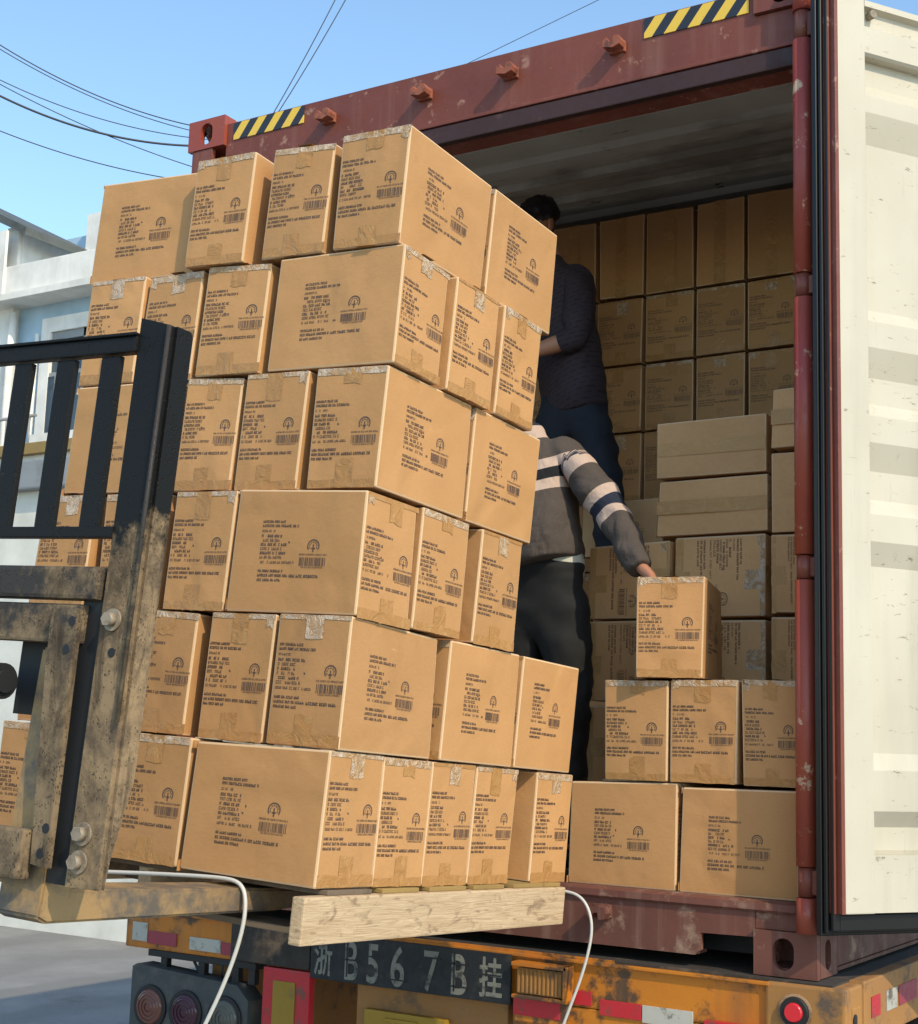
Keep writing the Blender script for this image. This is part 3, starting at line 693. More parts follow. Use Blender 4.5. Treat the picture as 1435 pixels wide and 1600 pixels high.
ST = {
 1: [(.005, .377, -.003, .197, 'near-corner carton of the pallet load, {}'), (.389, .735, -.003, .197, 'sunlit carton nearest the container on the pallet, {}'),
     (.014, .372, .216, .405, 'narrow shaded carton just left of the near-corner one, {}'), (.004, .360, .452, .640, 'narrow carton with a sunlit gap to its right, {}'), (.045, .245, .648, 1.006, 'wide-faced carton at the far left end, {}')],
 2: [(.016, .218, -.016, .345, 'near-corner carton of the pallet load, {}'), (.238, .446, -.016, .340, 'middle carton of three on the sunlit side, {}'), (.464, .667, -.016, .340, 'sunlit carton nearest the container on the pallet, {}'),
     (.016, .376, .372, .573, 'narrow shaded carton left of the wide near-corner one, {}'), (.022, .376, .590, .773, 'narrow carton second from the far left end, {}'), (.020, .376, .783, .975, 'narrow carton at the far left end, {}')],
 3: [(.014, .389, -.003, .194, 'near-corner carton of the pallet load, {}'), (.402, .733, -.003, .196, 'sunlit carton nearest the container on the pallet, {}'),
     (.014, .372, .218, .405, 'narrow shaded carton just left of the near-corner one, {}'), (.018, .372, .417, .595, 'narrow carton beside the forklift backrest post, {}'), (.016, .218, .605, .967, 'wide-faced carton seen between the backrest bars, {}')],
 4: [(.001, .208, .001, .370, 'near-corner carton of the pallet load, {}'), (.218, .430, .001, .360, 'middle carton of three on the sunlit side, {}'), (.488, .697, .001, .360, 'sunlit carton beyond a gap, nearest the container, {}'),
     (.001, .362, .375, .567, 'narrow shaded carton left of the wide near-corner one, {}'), (.010, .368, .605, .806, 'narrow carton second from the far left end, {}'), (.004, .364, .832, 1.02, 'narrow carton at the far left end, {}')],
 5: [(-.007, .363, .008, .209, 'near-corner carton of the pallet load, {}'), (.402, .747, .006, .209, 'middle carton of three on the sunlit side, {}'), (.760, 1.088, .006, .209, 'sunlit carton nearest the container on the pallet, {}'),
     (-.005, .352, .217, .407, 'narrow shaded carton just left of the near-corner one, {}'), (-.007, .352, .445, .640, 'narrow carton with a sunlit gap to its right, {}'), (-.002, .20, .65, 1.01, 'wide carton behind the forklift carriage at the left, {}')],
 6: [(-.029, .182, .013, .388, 'near-corner carton of the pallet load, {}'), (.186, .385, .013, .37, 'second carton from the near corner on the sunlit side, {}'), (.388, .587, .013, .37, 'third of five cartons on the sunlit side, {}'),
     (.591, .800, .013, .37, 'fourth carton on the sunlit side, just before a gap, {}'), (.906, 1.107, .013, .37, 'carton at the container end beyond a gap, {}'),
     (-.029, .332, .396, .600, 'narrow shaded carton left of the wide near-corner one, {}'), (-.024, .336, .606, .808, 'narrow carton second from the far left end, {}'), (-.020, .34, .815, 1.02, 'narrow carton at the far left end, {}')]}
for ly, bs in ST.items():
    for u0, u1, v0, v1, lb_ in bs: st_carton(ly, u0, u1, v0, v1, lb_.format(ordn[ly]))

# cartons inside the container: axis-aligned; kind: 'W' narrow printed end to the rear, 'L' long printed side, 'stand' on end, 'flap' lying with its taped flaps showing, 'turn' lying with the print turned
def in_carton(kind, x0, x1, y0, y1, z0, z1, label, group, var, skew=0):
    c = Matrix.Translation(((x0+x1)/2, (y0+y1)/2, (z0+z1)/2)) @ Matrix.Rotation(R(skew), 4, 'Z')
    dx, dy, dz = x1-x0-.002, y1-y0-.002, z1-z0-.002
    if kind == 'W': Rm = Matrix.Rotation(PI/2, 4, 'Z'); sc = (dy/CL, dx/CW, dz/CH)
    elif kind == 'L': Rm = Matrix.Identity(4); sc = (dx/CL, dy/CW, dz/CH)
    elif kind == 'stand': Rm = Matrix(((0, 1, 0), (0, 0, 1), (1, 0, 0))).to_4x4(); sc = (dz/CL, dx/CW, dy/CH)      # length up, flaps to the rear
    elif kind == 'flap': Rm = Matrix(((1, 0, 0), (0, 0, -1), (0, 1, 0))).to_4x4(); sc = (dx/CL, dz/CW, dy/CH)      # length across, flaps to the rear
    elif kind == 'turn': Rm = Matrix(((0, 0, 1), (-1, 0, 0), (0, -1, 0))).to_4x4(); sc = (dy/CL, dz/CW, dx/CH)     # height across
    mw = c @ Rm @ Matrix.Diagonal((*sc, 1)) @ Matrix.Translation((0, 0, -CH/2))
    return put_carton(mw, label, group, var)
G1, G2, G3 = 'cartons at the container sill', 'cartons half way in the container', 'carton wall at the back of the container'
FZ = .187
in_carton('L', 1.655, 2.009, .05, .26, FZ+.006, .499, 'wide carton on the sill beside the pallet load, bottom row', G1, VAR[1])
in_carton('L', 2.014, 2.374, .05, .26, FZ+.006, .495, 'wide carton on the sill next to the red hinge post', G1, VAR[3])
in_carton('W', 1.770, 1.977, .05, .40, .500, .796, 'leftmost of three upright cartons above the sill, under the held one', G1, VAR[0])
in_carton('W', 1.983, 2.194, .05, .40, .500, .797, 'middle upright carton of the row of three above the sill', G1, VAR[2])
in_carton('W', 2.199, 2.380, .05, .40, .498, .797, 'upright carton next to the hinge post in the row of three above the sill', G1, VAR[4])
# support rows under the upright ones
in_carton('L', 1.655, 2.009, .263, .47, FZ+.006, .499, 'carton tucked behind the wide sill carton nearer the pallet load', G1, VAR[5])
in_carton('L', 2.014, 2.374, .263, .47, FZ+.006, .495, 'carton tucked behind the wide sill carton near the hinge post', G1, VAR[1])
in_carton('W', 1.843, 2.047, .030, .392, .799, 1.098, 'askew carton being set down by the man in the striped sweater', G1, VAR[2], skew=14)
# middle group (front at y = .5)
Ym = .5
in_carton('flap', 1.725, 2.110, Ym, Ym+.30, 1.482, 1.675, 'pale side-lying carton with tape across, topmost in the middle group', G2, VARF[0])
in_carton('flap', 1.722, 2.112, Ym+.006, Ym+.30, 1.288, 1.480, 'pale carton lying on its side with tape across, under a similar one', G2, VARF[1])
in_carton('turn', 1.795, 2.108, Ym, Ym+.36, 1.014, 1.284, 'carton with sideways printing directly behind the held carton', G2, VARF[2])
in_carton('turn', 1.480, 1.778, Ym, Ym+.36, 1.016, 1.276, 'carton with sideways printing beside the hip of the man in the sweater', G2, VARF[0])
in_carton('turn', 1.795, 2.107, Ym, Ym+.36, .742, 1.012, 'carton with sideways printing, just below the one behind the held carton', G2, VARF[1])
in_carton('turn', 1.480, 1.785, Ym, Ym+.36, .742, 1.014, 'carton with sideways printing beside the thigh of the man in the sweater', G2, VARF[2])
in_carton('turn', 1.480, 1.785, Ym, Ym+.36, .465, .740, 'dark carton low beside the lower leg of the man in the sweater', G2, VARF[0])
in_carton('turn', 1.480, 1.785, Ym, Ym+.36, FZ+.001, .463, 'floor carton low behind the legs of the man in the sweater', G2, VARF[1])
in_carton('turn', 1.795, 2.107, Ym, Ym+.36, .465, .740, 'low carton hidden behind the row of three above the sill', G2, VARF[2])
in_carton('turn', 1.795, 2.107, Ym, Ym+.36, FZ+.001, .463, 'floor carton hidden behind the wide sill cartons', G2, VARF[0])
for (za, zb, lb_, kd) in ((1.548, 1.748, 'plain grey-brown carton high against the right wall by the hinge post', 'flap'), (1.276, 1.534, 'grey-brown carton against the right wall, second down', 'stand'),
                      (1.016, 1.274, 'grey-brown carton against the right wall, third down', 'turn'), (.742, 1.014, 'grey-brown carton against the right wall, fourth down', 'turn'),
                      (.465, .740, 'grey-brown carton against the right wall, fifth down', 'turn'), (FZ+.001, .463, 'grey-brown floor carton against the right wall', 'turn')):
    in_carton(kd, 2.134, 2.375, Ym-.03, Ym+.28, za, zb, lb_, G2, VARF[1])
in_carton('L', 1.19, 1.535, .98, 1.20, 1.30, 1.51, 'small carton behind the legs of the man in the dark shirt', G2, VARF[2])
# platform the upper man stands on
for x0, x1, lb_ in ((.82, 1.12, 'carton under the left foot of the man in the dark shirt'), (1.13, 1.477, 'carton under the right foot of the man in the dark shirt')):
    for k_, (za, zb) in enumerate(((FZ+.001, .44), (.442, .69), (.692, .94))):
        in_carton('L', x0, x1, .88, 1.22, za, zb, lb_.replace('under', ('lowest of three under', 'second of three under', 'topmost of three under')[k_]), G2, VARF[k_])
for k_, (za, zb) in enumerate(((.942, 1.12), (1.122, 1.298))):
    in_carton('L', 1.485, 1.76, .89, 1.22, za, zb, 'carton in the pile behind the middle group, ' + ('upper' if k_ else 'lower') + ' of two', G2, VARF[k_])
# back wall (front at y = 1.25)
Yb = 1.25
cols = [(.03, .262), (.266, .470), (.474, .682), (.686, .893), (.897, 1.105), (1.110, 1.315), (1.320, 1.531), (1.537, 1.744), (1.750, 1.950), (1.955, 2.160), (2.165, 2.365)]
rows = [(2.385, 2.727, 'stand'), (2.109, 2.381, 'W'), (1.832, 2.104, 'W'), (1.555, 1.828, 'W'), (1.28, 1.552, 'W'), (1.005, 1.277, 'W'), (.73, 1.002, 'W'), (.46, .727, 'W'), (FZ+.001, .457, 'W')]
rn = ['plain upright carton in the top row', 'printed carton, second row down', 'printed carton, third row down', 'printed carton, fourth row down', 'carton, fifth row down', 'carton, sixth row down']
cn = {8: 'next to the hinge post', 7: 'second from the hinge post', 6: 'third from the hinge post', 5: 'fourth from the hinge post', 4: 'beside the plaid shirt', 3: 'behind the dark-haired head',
      2: 'third from the left container wall', 1: 'second from the left container wall', 0: 'against the left container wall', 9: 'just behind the hinge post', 10: 'against the right container wall'}
for ri, (za, zb, kd) in enumerate(rows[:6]):
    for ci, (xa, xb) in enumerate(cols):
        rd = random.Random(ri*31+ci)
        y_ = Yb+rd.uniform(-.006, .010)
        in_carton(kd, xa, xb, y_, y_+.30, za, zb-(.0 if kd == 'stand' else rd.uniform(.0, .004)), 'back wall '+rn[ri]+', '+cn[ci], G3, VARB[rd.randrange(4)])

# ------------------------------------------------------------ pallet
pl = thing('wooden_pallet', 'pale rough wooden pallet with thick edge runner under the carton stack', 'pallet', mw=PM)
for v0, v1 in ((-.012, .020), (.50, .54), (1.04, 1.08)):
    bm = bmesh.new(); box(bm, -.09 if v0 < .1 else .01, 1.066, v0, v1, -.108, -.0115, bev=.004); link('runner', bm, 'wood', pl)
for i, u in enumerate((.0, .205, .40, .60, .80, .955)):
    bm = bmesh.new(); box(bm, u+.006, min(1.06, u+.155 if i % 2 else u+.17), .002, 1.08, -.0112, -.001, bev=.002); link('deck_board', bm, 'slat' if i else 'shadewood', pl)
for u in (.03, .5, .96):
    bm = bmesh.new(); box(bm, u, u+.1, .0215, 1.04, -.104, -.090, bev=.002); link('bottom_board', bm, 'shadewood', pl)

# ------------------------------------------------------------ forklift (backrest, carriage, forks), in the load frame
fk = thing('forklift', 'muddy black forklift backrest, carriage and forks carrying the pallet', 'forklift', mw=PM)
U = -.6
bm = bmesh.new()
# angle-iron side post
prism(bm, [(.062, .004), (.140, .002), (.140, 1.066), (.100, 1.056), (.062, 1.046)], 0, U-.006, U+.006)
prism(bm, [(U+.006, .005), (U+.012, .06), (U+.046, .20), (U+.050, .62), (U+.050, 1.036), (U+.044, 1.046), (U+.006, 1.046)], 1, .055, .064)
link('side_post', bm, 'fl_black', fk)
bm = bmesh.new(); cyl(bm, (U-.012, .060, .30), (U-.012, .060, 1.044), .0045, seg=8); link('fold_highlight_rod', bm, 'fl_mud', fk)  # thin mud-coloured rod draws the edge highlight along the fold of the side post
bm = bmesh.new(); box(bm, U-.013, U+.013, .140, .98, .998, 1.030, bev=.004); box(bm, U-.018, U+.02, .140, .98, 1.030, 1.036, bev=.002); link('backrest_rail', bm, 'fl_bar', fk)
bm = bmesh.new(); box(bm, U-.010, U+.010, .140, .98, .638, .660, bev=.003); link('backrest_rail', bm, 'fl_bar', fk)
for i in range(6):
    v0 = .183+i*.1215
    bm = bmesh.new(); box(bm, U-.007, U+.007, v0, v0+.049, .655, .995, bev=.003); link('backrest_bar', bm, 'fl_bar', fk)
bm = bmesh.new(); box(bm, U-.018, U+.02, .152, .98, .520, .583, bev=.008); link('carriage_bar', bm, 'fl_mud', fk)
bm = bmesh.new(); box(bm, U-.010, U+.02, .185, .98, .438, .512, bev=.006); link('carriage_bar', bm, 'fl_mud', fk)
bm = bmesh.new(); box(bm, U-.045, U-.012, .225, .98, .004, .094, bev=.006); link('carriage_bar', bm, 'fl_mud', fk)
bm = bmesh.new(); prism(bm, [(.173, .030), (.214, .034), (.247, .40), (.250, .50), (.182, .502), (.178, .30)], 0, U-.026, U-.012); hb = link('hook_plate', bm, 'fl_mud', fk)
for v, w_ in ((.192, .478), (.198, .425), (.186, .10), (.192, .055)):
    bm = bmesh.new(); cyl(bm, (U-.0272, v, w_), (U-.024, v, w_), .009, seg=14); link('bolt_hole', bm, 'black', hb)
bm = bmesh.new(); box(bm, U+.004, U+.02, .142, .20, .002, .575); link('black_gap_plate', bm, 'black', fk)  # black plate closing the gap between hook plate and side post
bm = bmesh.new(); box(bm, U+.05, U+.06, .235, .40, .30, .46); link('backing_plate', bm, 'black', fk)
for v, w_ in ((.108, .485), (.110, .098), (.112, .048)):
    bm = bmesh.new(); cyl(bm, (U-.006, v, w_), (U-.011, v, w_), .021, .021, 18); cyl(bm, (U-.010, v, w_), (U-.026, v, w_), .0145, .0135, 6)
    link('bolt', bm, 'bolt', fk)
bm = bmesh.new(); cyl(bm, (U-.007, .102, .425), (U-.0062, .102, .425), .009, seg=14); link('bolt_hole', bm, 'black', fk)
bm = bmesh.new(); cyl(bm, (U-.05, .325, .357), (U-.05, .98, .357), .034, seg=20); cyl(bm, (U-.05, .318, .357), (U-.05, .326, .357), .022, seg=16); link('hydraulic_cylinder', bm, 'black', fk)
for v0 in (.200, .800):
    bm = bmesh.new()
    prism(bm, [(U+.022, .43), (U+.045, .43), (U+.048, .03), (U+.07, -.012), (.2, -.024), (.48, -.030), (.48, -.040), (.1, -.070), (U+.02, -.073), (U-.005, -.062), (U+.0, -.030)], 1, v0, v0+.115)
    bmesh.ops.bevel(bm, geom=[e for e in bm.edges if e.calc_face_angle(0) > .5], offset=.005, segments=2, affect='EDGES')
    link('fork', bm, 'fork', fk)

# ------------------------------------------------------------ straps
rp = [(-.05, .75, -.045), (-.03, .593, -.031), (-.03, .458, -.019), (-.03, .346, -.010), (-.03, .255, -.004), (-.035, .205, -.006), (-.04, .180, -.030), (-.04, .176, -.086), (-.04, .190, -.154), (-.04, .218, -.236), (-.04, .250, -.306), (-.04, .30, -.42), (-.04, .36, -.6)]
o = tube('strap', [tuple(PM @ Vector(p)) for p in rp], .0045, 'rope'); tag(o, 'white strap hanging from the shaded edge of the pallet over the trailer lamps', 'strap')
o = tube('strap', [(1.66, -.13, .19), (1.745, -.12, .187), (1.786, -.12, .181), (1.817, -.12, .148), (1.832, -.12, .092), (1.818, -.12, .021), (1.791, -.12, -.068), (1.742, -.12, -.178), (1.70, -.12, -.30)], .0042, 'rope')
tag(o, 'white strap hanging in a curve in front of the container sill', 'strap')

# ------------------------------------------------------------ people
def skin(name, verts, edges, mats, parent, root=0, level=2, along=None, folds=0):
    """verts: list of (pos, rx, ry)"""
    me = bpy.data.meshes.new(name); me.from_pydata([v[0] for v in verts], edges, [])
    o = bpy.data.objects.new(name, me); C.objects.link(o)
    md = o.modifiers.new('s', 'SKIN'); md.use_smooth_shade = True; md.branch_smoothing = .6
    me.skin_vertices[0].data[root].use_root = True
    for i, v in enumerate(verts): me.skin_vertices[0].data[i].radius = (v[1], v[2] if len(v) > 2 else v[1])
    me.skin_vertices[0].data[0].use_root = (root == 0)
    sd = o.modifiers.new('u', 'SUBSURF'); sd.levels = sd.render_levels = level
    bpy.context.view_layer.update()
    m2 = bpy.data.meshes.new_from_object(o.evaluated_get(bpy.context.evaluated_depsgraph_get()))
    C.objects.unlink(o); bpy.data.objects.remove(o)
    if folds:
        nrm = [v.normal.copy() for v in m2.vertices]
        for v, nv in zip(m2.vertices, nrm):
            p = v.co; k = noise.noise(Vector((p.x*9, p.y*9, p.z*15)))+.6*noise.noise(Vector((p.x*17+3, p.y*17, p.z*31)))
            v.co = p+nv*folds*k
    m2.materials.clear()
    for x in mats: m2.materials.append(M[x])
    for p in m2.polygons: p.use_smooth = True; p.material_index = 0
    if along:
        at_ = m2.attributes.new('along', 'FLOAT', 'POINT')
        for i, v in enumerate(m2.vertices): at_.data[i].value = along(v.co)
    r_ = bpy.data.objects.new(name, m2); C.objects.link(r_); r_.parent = parent
    if parent: r_.matrix_parent_inverse = parent.matrix_world.inverted()
    return r_
def hand_chains(wrist, dirv, palm_n, grip=.5, s=1.0):
    """verts/edges of a hand: palm plus five fingers; dirv along fingers, palm_n out of the back of the hand"""
    d = Vector(dirv).normalized(); nb = Vector(palm_n).normalized(); sdv = d.cross(nb).normalized(); wv_ = Vector(wrist)
    vs2 = [(wv_+d*.045*s, .020*s, .036*s)]; es = []
    palm = 0
    for k, ln in ((-1.5, .068), (-.5, .078), (.5, .074), (1.5, .058)):
        base = wv_+d*.085*s+sdv*k*.019*s
        vs2.append((base, .0095*s)); i0 = len(vs2)-1; es.append((palm, i0))
        p = base; dr = d
        for j, fr_ in enumerate((.42, .33, .25)):
            dr = (dr-nb*grip*(.5+.3*j)).normalized(); p = p+dr*ln*fr_*s; vs2.append((p, (.0085-.0012*j)*s)); es.append((len(vs2)-2, len(vs2)-1))
    p = wv_+d*.03*s-sdv*.03*s; vs2.append((p, .012*s)); es.append((palm, len(vs2)-1))
    dr = (d*.8-sdv*.8-nb*.3).normalized()
    for j in range(2): p = p+dr*.030*s; dr = (dr+d*.5-nb*.2).normalized(); vs2.append((p, (.0105-.001*j)*s)); es.append((len(vs2)-2, len(vs2)-1))
    return vs2, es
def join(a, b_, link_idx):
    va, ea = a; vb, eb = b_; n0 = len(va)
    return va+vb, ea+[(x+n0, y+n0) for x, y in eb]+[(link_idx, n0)]
def head(parent_pos, rotz, tilt, skinm, hairm, parent, person_root):
    """features added onto the body mesh's head: nose, ears, eyes, mouth, hair cap"""
    pass

def person(label, base, pel, chest, neck, headc, face, sh, el, wr, hip, kn, an, toe, hands, clothes):
    """sh/el/wr/hip/kn/an/toe: dict R,L positions (world)"""
    root = thing('person', label, 'person', base)
    V_ = []; Ed = []
    def add(p, rx, ry=None, pr=None):
        V_.append((Vector(p), rx, rx if ry is None else ry))
        if pr is not None: Ed.append((pr, len(V_)-1))
        return len(V_)-1
    p0 = add(pel, .100, .08); p1 = add((Vector(pel)+Vector(chest))/2, .10, .08, p0); p2 = add(chest, .105, .085, p1)
    nk = add(neck, .055, .055, p2); fv = Vector(face).normalized(); hc = Vector(headc)
    h0 = add(hc-Vector((0, 0, .055))+fv*.012, .062, .068, nk); h1 = add(hc+Vector((0, 0, .0)), .072, .085, h0); h2 = add(hc+Vector((0, 0, .065)), .066, .078, h1)
    for s_ in 'RL':
        a = add(sh[s_], .048, .048, p2); b_ = add((Vector(sh[s_])+Vector(el[s_]))/2, .047, .047, a); c_ = add(el[s_], .038, .038, b_)
        e_ = add(Vector(el[s_]).lerp(Vector(wr[s_]), .4), .037, .037, c_); w_ = add(wr[s_], .024, .024, e_)
        hv, he = hands[s_]; n0 = len(V_); V_.extend(hv); Ed.extend([(x+n0, y+n0) for x, y in he]); Ed.append((w_, n0))
        a = add(hip[s_], .064, .064, p0); b_ = add(Vector(hip[s_]).lerp(Vector(kn[s_]), .5), .062, .062, a); c_ = add(kn[s_], .048, .048, b_)
        e_ = add(Vector(kn[s_]).lerp(Vector(an[s_]), .35), .046, .046, c_); g = add(an[s_], .034, .034, e_); add(toe[s_], .030, .038, g)
    V2 = [(v[0], v[1], v[2] if len(v) > 2 else v[1]) for v in V_]
    body = skin('body', V2, Ed, ['skin'], root)
    # face: nose, mouth, eyes, ears
    side = Vector((0, 0, 1)).cross(fv).normalized()
    def blob(name, pos, r, ma, sc=(1, 1, 1), sub=2):
        bm = bmesh.new(); bmesh.ops.create_icosphere(bm, subdivisions=sub, radius=r)
        Mx = Matrix((side, fv, Vector((0, 0, 1)))).transposed().to_4x4()
        bmesh.ops.transform(bm, matrix=Matrix.Translation(pos) @ Mx @ Matrix.Diagonal((*sc, 1)), verts=bm.verts)
        o = link(name, bm, ma, root, smooth=True); o.matrix_parent_inverse = root.matrix_world.inverted(); return o
    blob('nose', hc+fv*.092+Vector((0, 0, -.010)), .014, 'skin', (.8, 1.1, 1.6))
    for k in (-1, 1):
        blob('ear', hc+side*.076*k+Vector((0, 0, -.008))-fv*.004, .022, 'skin', (.35, .8, 1.4))
        blob('eye', hc+fv*.080+side*.030*k+Vector((0, 0, .016)), .010, 'hair', (1.2, .6, .6))
    blob('mouth', hc+fv*.086+Vector((0, 0, -.045)), .012, 'lamp_amber', (1.7, .5, .4))
    # hair: cap over the crown and back of the head
    bm = bmesh.new(); bmesh.ops.create_icosphere(bm, subdivisions=4, radius=1)
    rd = random.Random(3)
    for v in bm.verts:
        v.co *= 1+.05*math.sin(v.co.x*23+v.co.z*17)*math.sin(v.co.y*19)
        if v.co.z < -.15+(.55 if v.co.y > .25 else 0): v.co *= .86
    Mx = Matrix((side, fv, Vector((0, 0, 1)))).transposed().to_4x4()
    bmesh.ops.transform(bm, matrix=Matrix.Translation(hc+Vector((0, 0, .030))-fv*.010) @ Mx @ Matrix.Diagonal((.083, .100, .095, 1)), verts=bm.verts)
    o = link('hair', bm, 'hair', root, smooth=True); o.matrix_parent_inverse = root.matrix_world.inverted()
    clothes(root, locals())
    return root
def V3(*a): return Vector(a)
def garment_top(root, pel, chest, neck, sh, el, wr, mat_, cuff=.92, fat=1.0, along=None, name='shirt', hem=.06, cuffs=('R', 'L')):
    vs2 = []; es = []
    def add(p, rx, ry=None, pr=None):
        vs2.append((Vector(p), rx, rx if ry is None else ry))
        if pr is not None: es.append((pr, len(vs2)-1))
        return len(vs2)-1
    pel, chest, neck = Vector(pel), Vector(chest), Vector(neck)
    d = (pel-chest).normalized()
    az = add(pel+d*(hem+.012), .150*fat, .116*fat); a0 = add(pel+d*hem, .158*fat, .120*fat, az); a1 = add(pel.lerp(chest, .33), .165*fat, .122*fat, a0); a2 = add(pel.lerp(chest, .7), .160*fat, .125*fat, a1); a3 = add(chest, .150*fat, .120*fat, a2); a4 = add(chest.lerp(neck, .80), .082*fat, .074*fat, a3); add(chest.lerp(neck, 1.08), .062*fat, .062*fat, a4)
    for s_ in 'RL':
        b0 = add(Vector(sh[s_]), .078*fat, .076*fat, a3); b1 = add(Vector(sh[s_]).lerp(Vector(el[s_]), .5), .066*fat, .066*fat, b0); b2 = add(el[s_], .056*fat, .056*fat, b1)
        k = cuff if s_ in cuffs else .2
        b3 = add(Vector(el[s_]).lerp(Vector(wr[s_]), .5*k/.92), .052*fat, .050*fat, b2); r4 = .038 if k > .6 else .050; b4 = add(Vector(el[s_]).lerp(Vector(wr[s_]), k), r4*fat, r4*fat, b3); add(Vector(el[s_]).lerp(Vector(wr[s_]), k+.045), r4*fat, r4*fat, b4)
    return skin(name, vs2, es, [mat_], root, level=3, along=along, folds=.010)
def garment_legs(root, pel, hip, kn, an, mat_, name='trousers', fat=1.0, waist=.14):
    vs2 = []; es = []
    def add(p, rx, ry=None, pr=None):
        vs2.append((Vector(p), rx, rx if ry is None else ry))
        if pr is not None: es.append((pr, len(vs2)-1))
        return len(vs2)-1
    pel = Vector(pel); a9 = add(pel+Vector((0, 0, waist+.012)), .148*fat, .112*fat); aa = add(pel+Vector((0, 0, waist)), .150*fat, .113*fat, a9); a0 = add(pel+Vector((0, 0, waist*.5)), .158*fat, .118*fat, aa); a1 = add(pel-Vector((0, 0, .02)), .160*fat, .125*fat, a0)
    for s_ in 'RL':
        b0 = add(Vector(hip[s_])-Vector((0, 0, .06)), .108*fat, .108*fat, a1); b1 = add(Vector(hip[s_]).lerp(Vector(kn[s_]), .55), .094*fat, .094*fat, b0)
        b2 = add(kn[s_], .078*fat, .078*fat, b1); b3 = add(Vector(kn[s_]).lerp(Vector(an[s_]), .5), .072*fat, .072*fat, b2); add(Vector(an[s_])+Vector((0, 0, .01)), .062*fat, .064*fat, b3)
    return skin(name, vs2, es, [mat_], root, level=3, folds=.013)
def shoes(root, an, toe):
    for s_ in 'RL':
        a, t = Vector(an[s_]), Vector(toe[s_]); d = (t-a); d.z = 0; d.normalize()
        skin('shoe', [(a-d*.05+V3(0, 0, -.035), .034, .036), (a+d*.04+V3(0, 0, -.035), .038, .036), (a+d*.13+V3(0, 0, -.045), .042, .024), (a+d*.19+V3(0, 0, -.05), .032, .018)], [(0, 1), (1, 2), (2, 3)], ['shoe'], root)

# man in the striped sweater, standing on the container floor, back to us, right arm reaching down to the held carton
pel = V3(1.415, .34, 1.085); chest = V3(1.380, .33, 1.475); neck = V3(1.305, .31, 1.650); hc = V3(1.215, .25, 1.735)
sh = {'R': V3(1.490, .315, 1.56), 'L': V3(1.205, .30, 1.55)}
el = {'R': V3(1.665, .295, 1.345), 'L': V3(1.16, .22, 1.27)}
wr = {'R': V3(1.800, .215, 1.155), 'L': V3(1.22, .10, 1.10)}
hip = {'R': V3(1.49, .34, 1.02), 'L': V3(1.33, .34, 1.02)}
kn = {'R': V3(1.50, .33, .63), 'L': V3(1.31, .33, .63)}
an = {'R': V3(1.485, .37, .275), 'L': V3(1.29, .37, .275)}
toe = {'R': V3(1.505, .47, .215), 'L': V3(1.27, .47, .215)}
hands = {'R': hand_chains(wr['R'], (.75, -.10, -.62), (.55, .1, .80), .35), 'L': hand_chains(wr['L'], (.2, -.6, -.6), (0, -.5, .8), .4)}
def along_sweater(p):
    # torso: height above the hem along the spine; sleeves: distance from the shoulder + .55
    best = None
    for s_ in 'RL':
        a, b_ = sh[s_], el[s_]; t = (p-a).dot(b_-a)/(b_-a).length_squared
        q = a+(b_-a)*min(max(t, 0), 1); d1 = (p-q).length
        a2, b2 = el[s_], wr[s_]; t2 = (p-a2).dot(b2-a2)/(b2-a2).length_squared; q2 = a2+(b2-a2)*min(max(t2, 0), 1.1); d2 = (p-q2).length
        dist = t*(b_-a).length if d1 < d2 else (b_-a).length+t2*(b2-a2).length
        dm = min(d1, d2)
        if best is None or dm < best[0]: best = (dm, dist, s_)
    sx = 1 if best[2] == 'R' else -1
    outside = (p.x-sh[best[2]].x)*sx > .012 and best[0] < .10
    if (best[0] < .09 and best[1] > .045) and (outside or best[1] > .17): return .55+best[1]*.95
    base = V3(1.415, .34, 1.21); ax = (neck-base).normalized(); s_ = (p-base).dot(ax)
    return min(max(s_-.22*(p.x-1.42)*0, 0), .545)
def cl2(root, L_):
    garment_legs(root, pel, hip, kn, an, 'trouser_black', fat=.95, waist=.100)
    skin('undershirt', [(V3(1.415, .34, 1.10), .128, .094), (V3(1.415, .34, 1.17), .136, .100), (V3(1.412, .34, 1.205), .136, .100), (V3(1.405, .34, 1.225), .10, .08)], [(0, 1), (1, 2), (2, 3)], ['shirt_white'], root, level=3)
    garment_top(root, pel+V3(0, 0, .115), chest, neck, sh, el, wr, 'knit', cuff=1.02, fat=1.08, along=along_sweater, name='sweater', hem=.0)
    shoes(root, an, toe)
person('man in a grey and cream striped sweater and black trousers setting down a carton', (1.4, .37, .19), pel, chest, neck, hc, (-.6, .6, -.35), sh, el, wr, hip, kn, an, toe, hands, cl2)

# man in the dark plaid shirt, higher up behind him
pel1 = V3(1.175, .93, 1.90); chest1 = V3(1.150, .88, 2.28); neck1 = V3(1.11, .86, 2.45); hc1 = V3(1.045, .84, 2.585)
sh1 = {'R': V3(1.235, .84, 2.36), 'L': V3(.965, .90, 2.38)}
el1 = {'R': V3(1.262, .79, 2.10), 'L': V3(.93, .80, 2.12)}
wr1 = {'R': V3(1.105, .70, 2.035), 'L': V3(.96, .62, 2.0)}
hip1 = {'R': V3(1.265, .93, 1.84), 'L': V3(1.09, .93, 1.84)}
kn1 = {'R': V3(1.345, .92, 1.42), 'L': V3(1.06, .92, 1.42)}
an1 = {'R': V3(1.38, .98, 1.022), 'L': V3(1.02, .98, 1.022)}
toe1 = {'R': V3(1.40, 1.06, .965), 'L': V3(1.00, 1.06, .965)}
hands1 = {'R': hand_chains(wr1['R'], (-.75, -.30, -.45), (.1, -.9, .35), .35), 'L': hand_chains(wr1['L'], (.1, -.8, -.3), (0, -.2, .9), .4)}
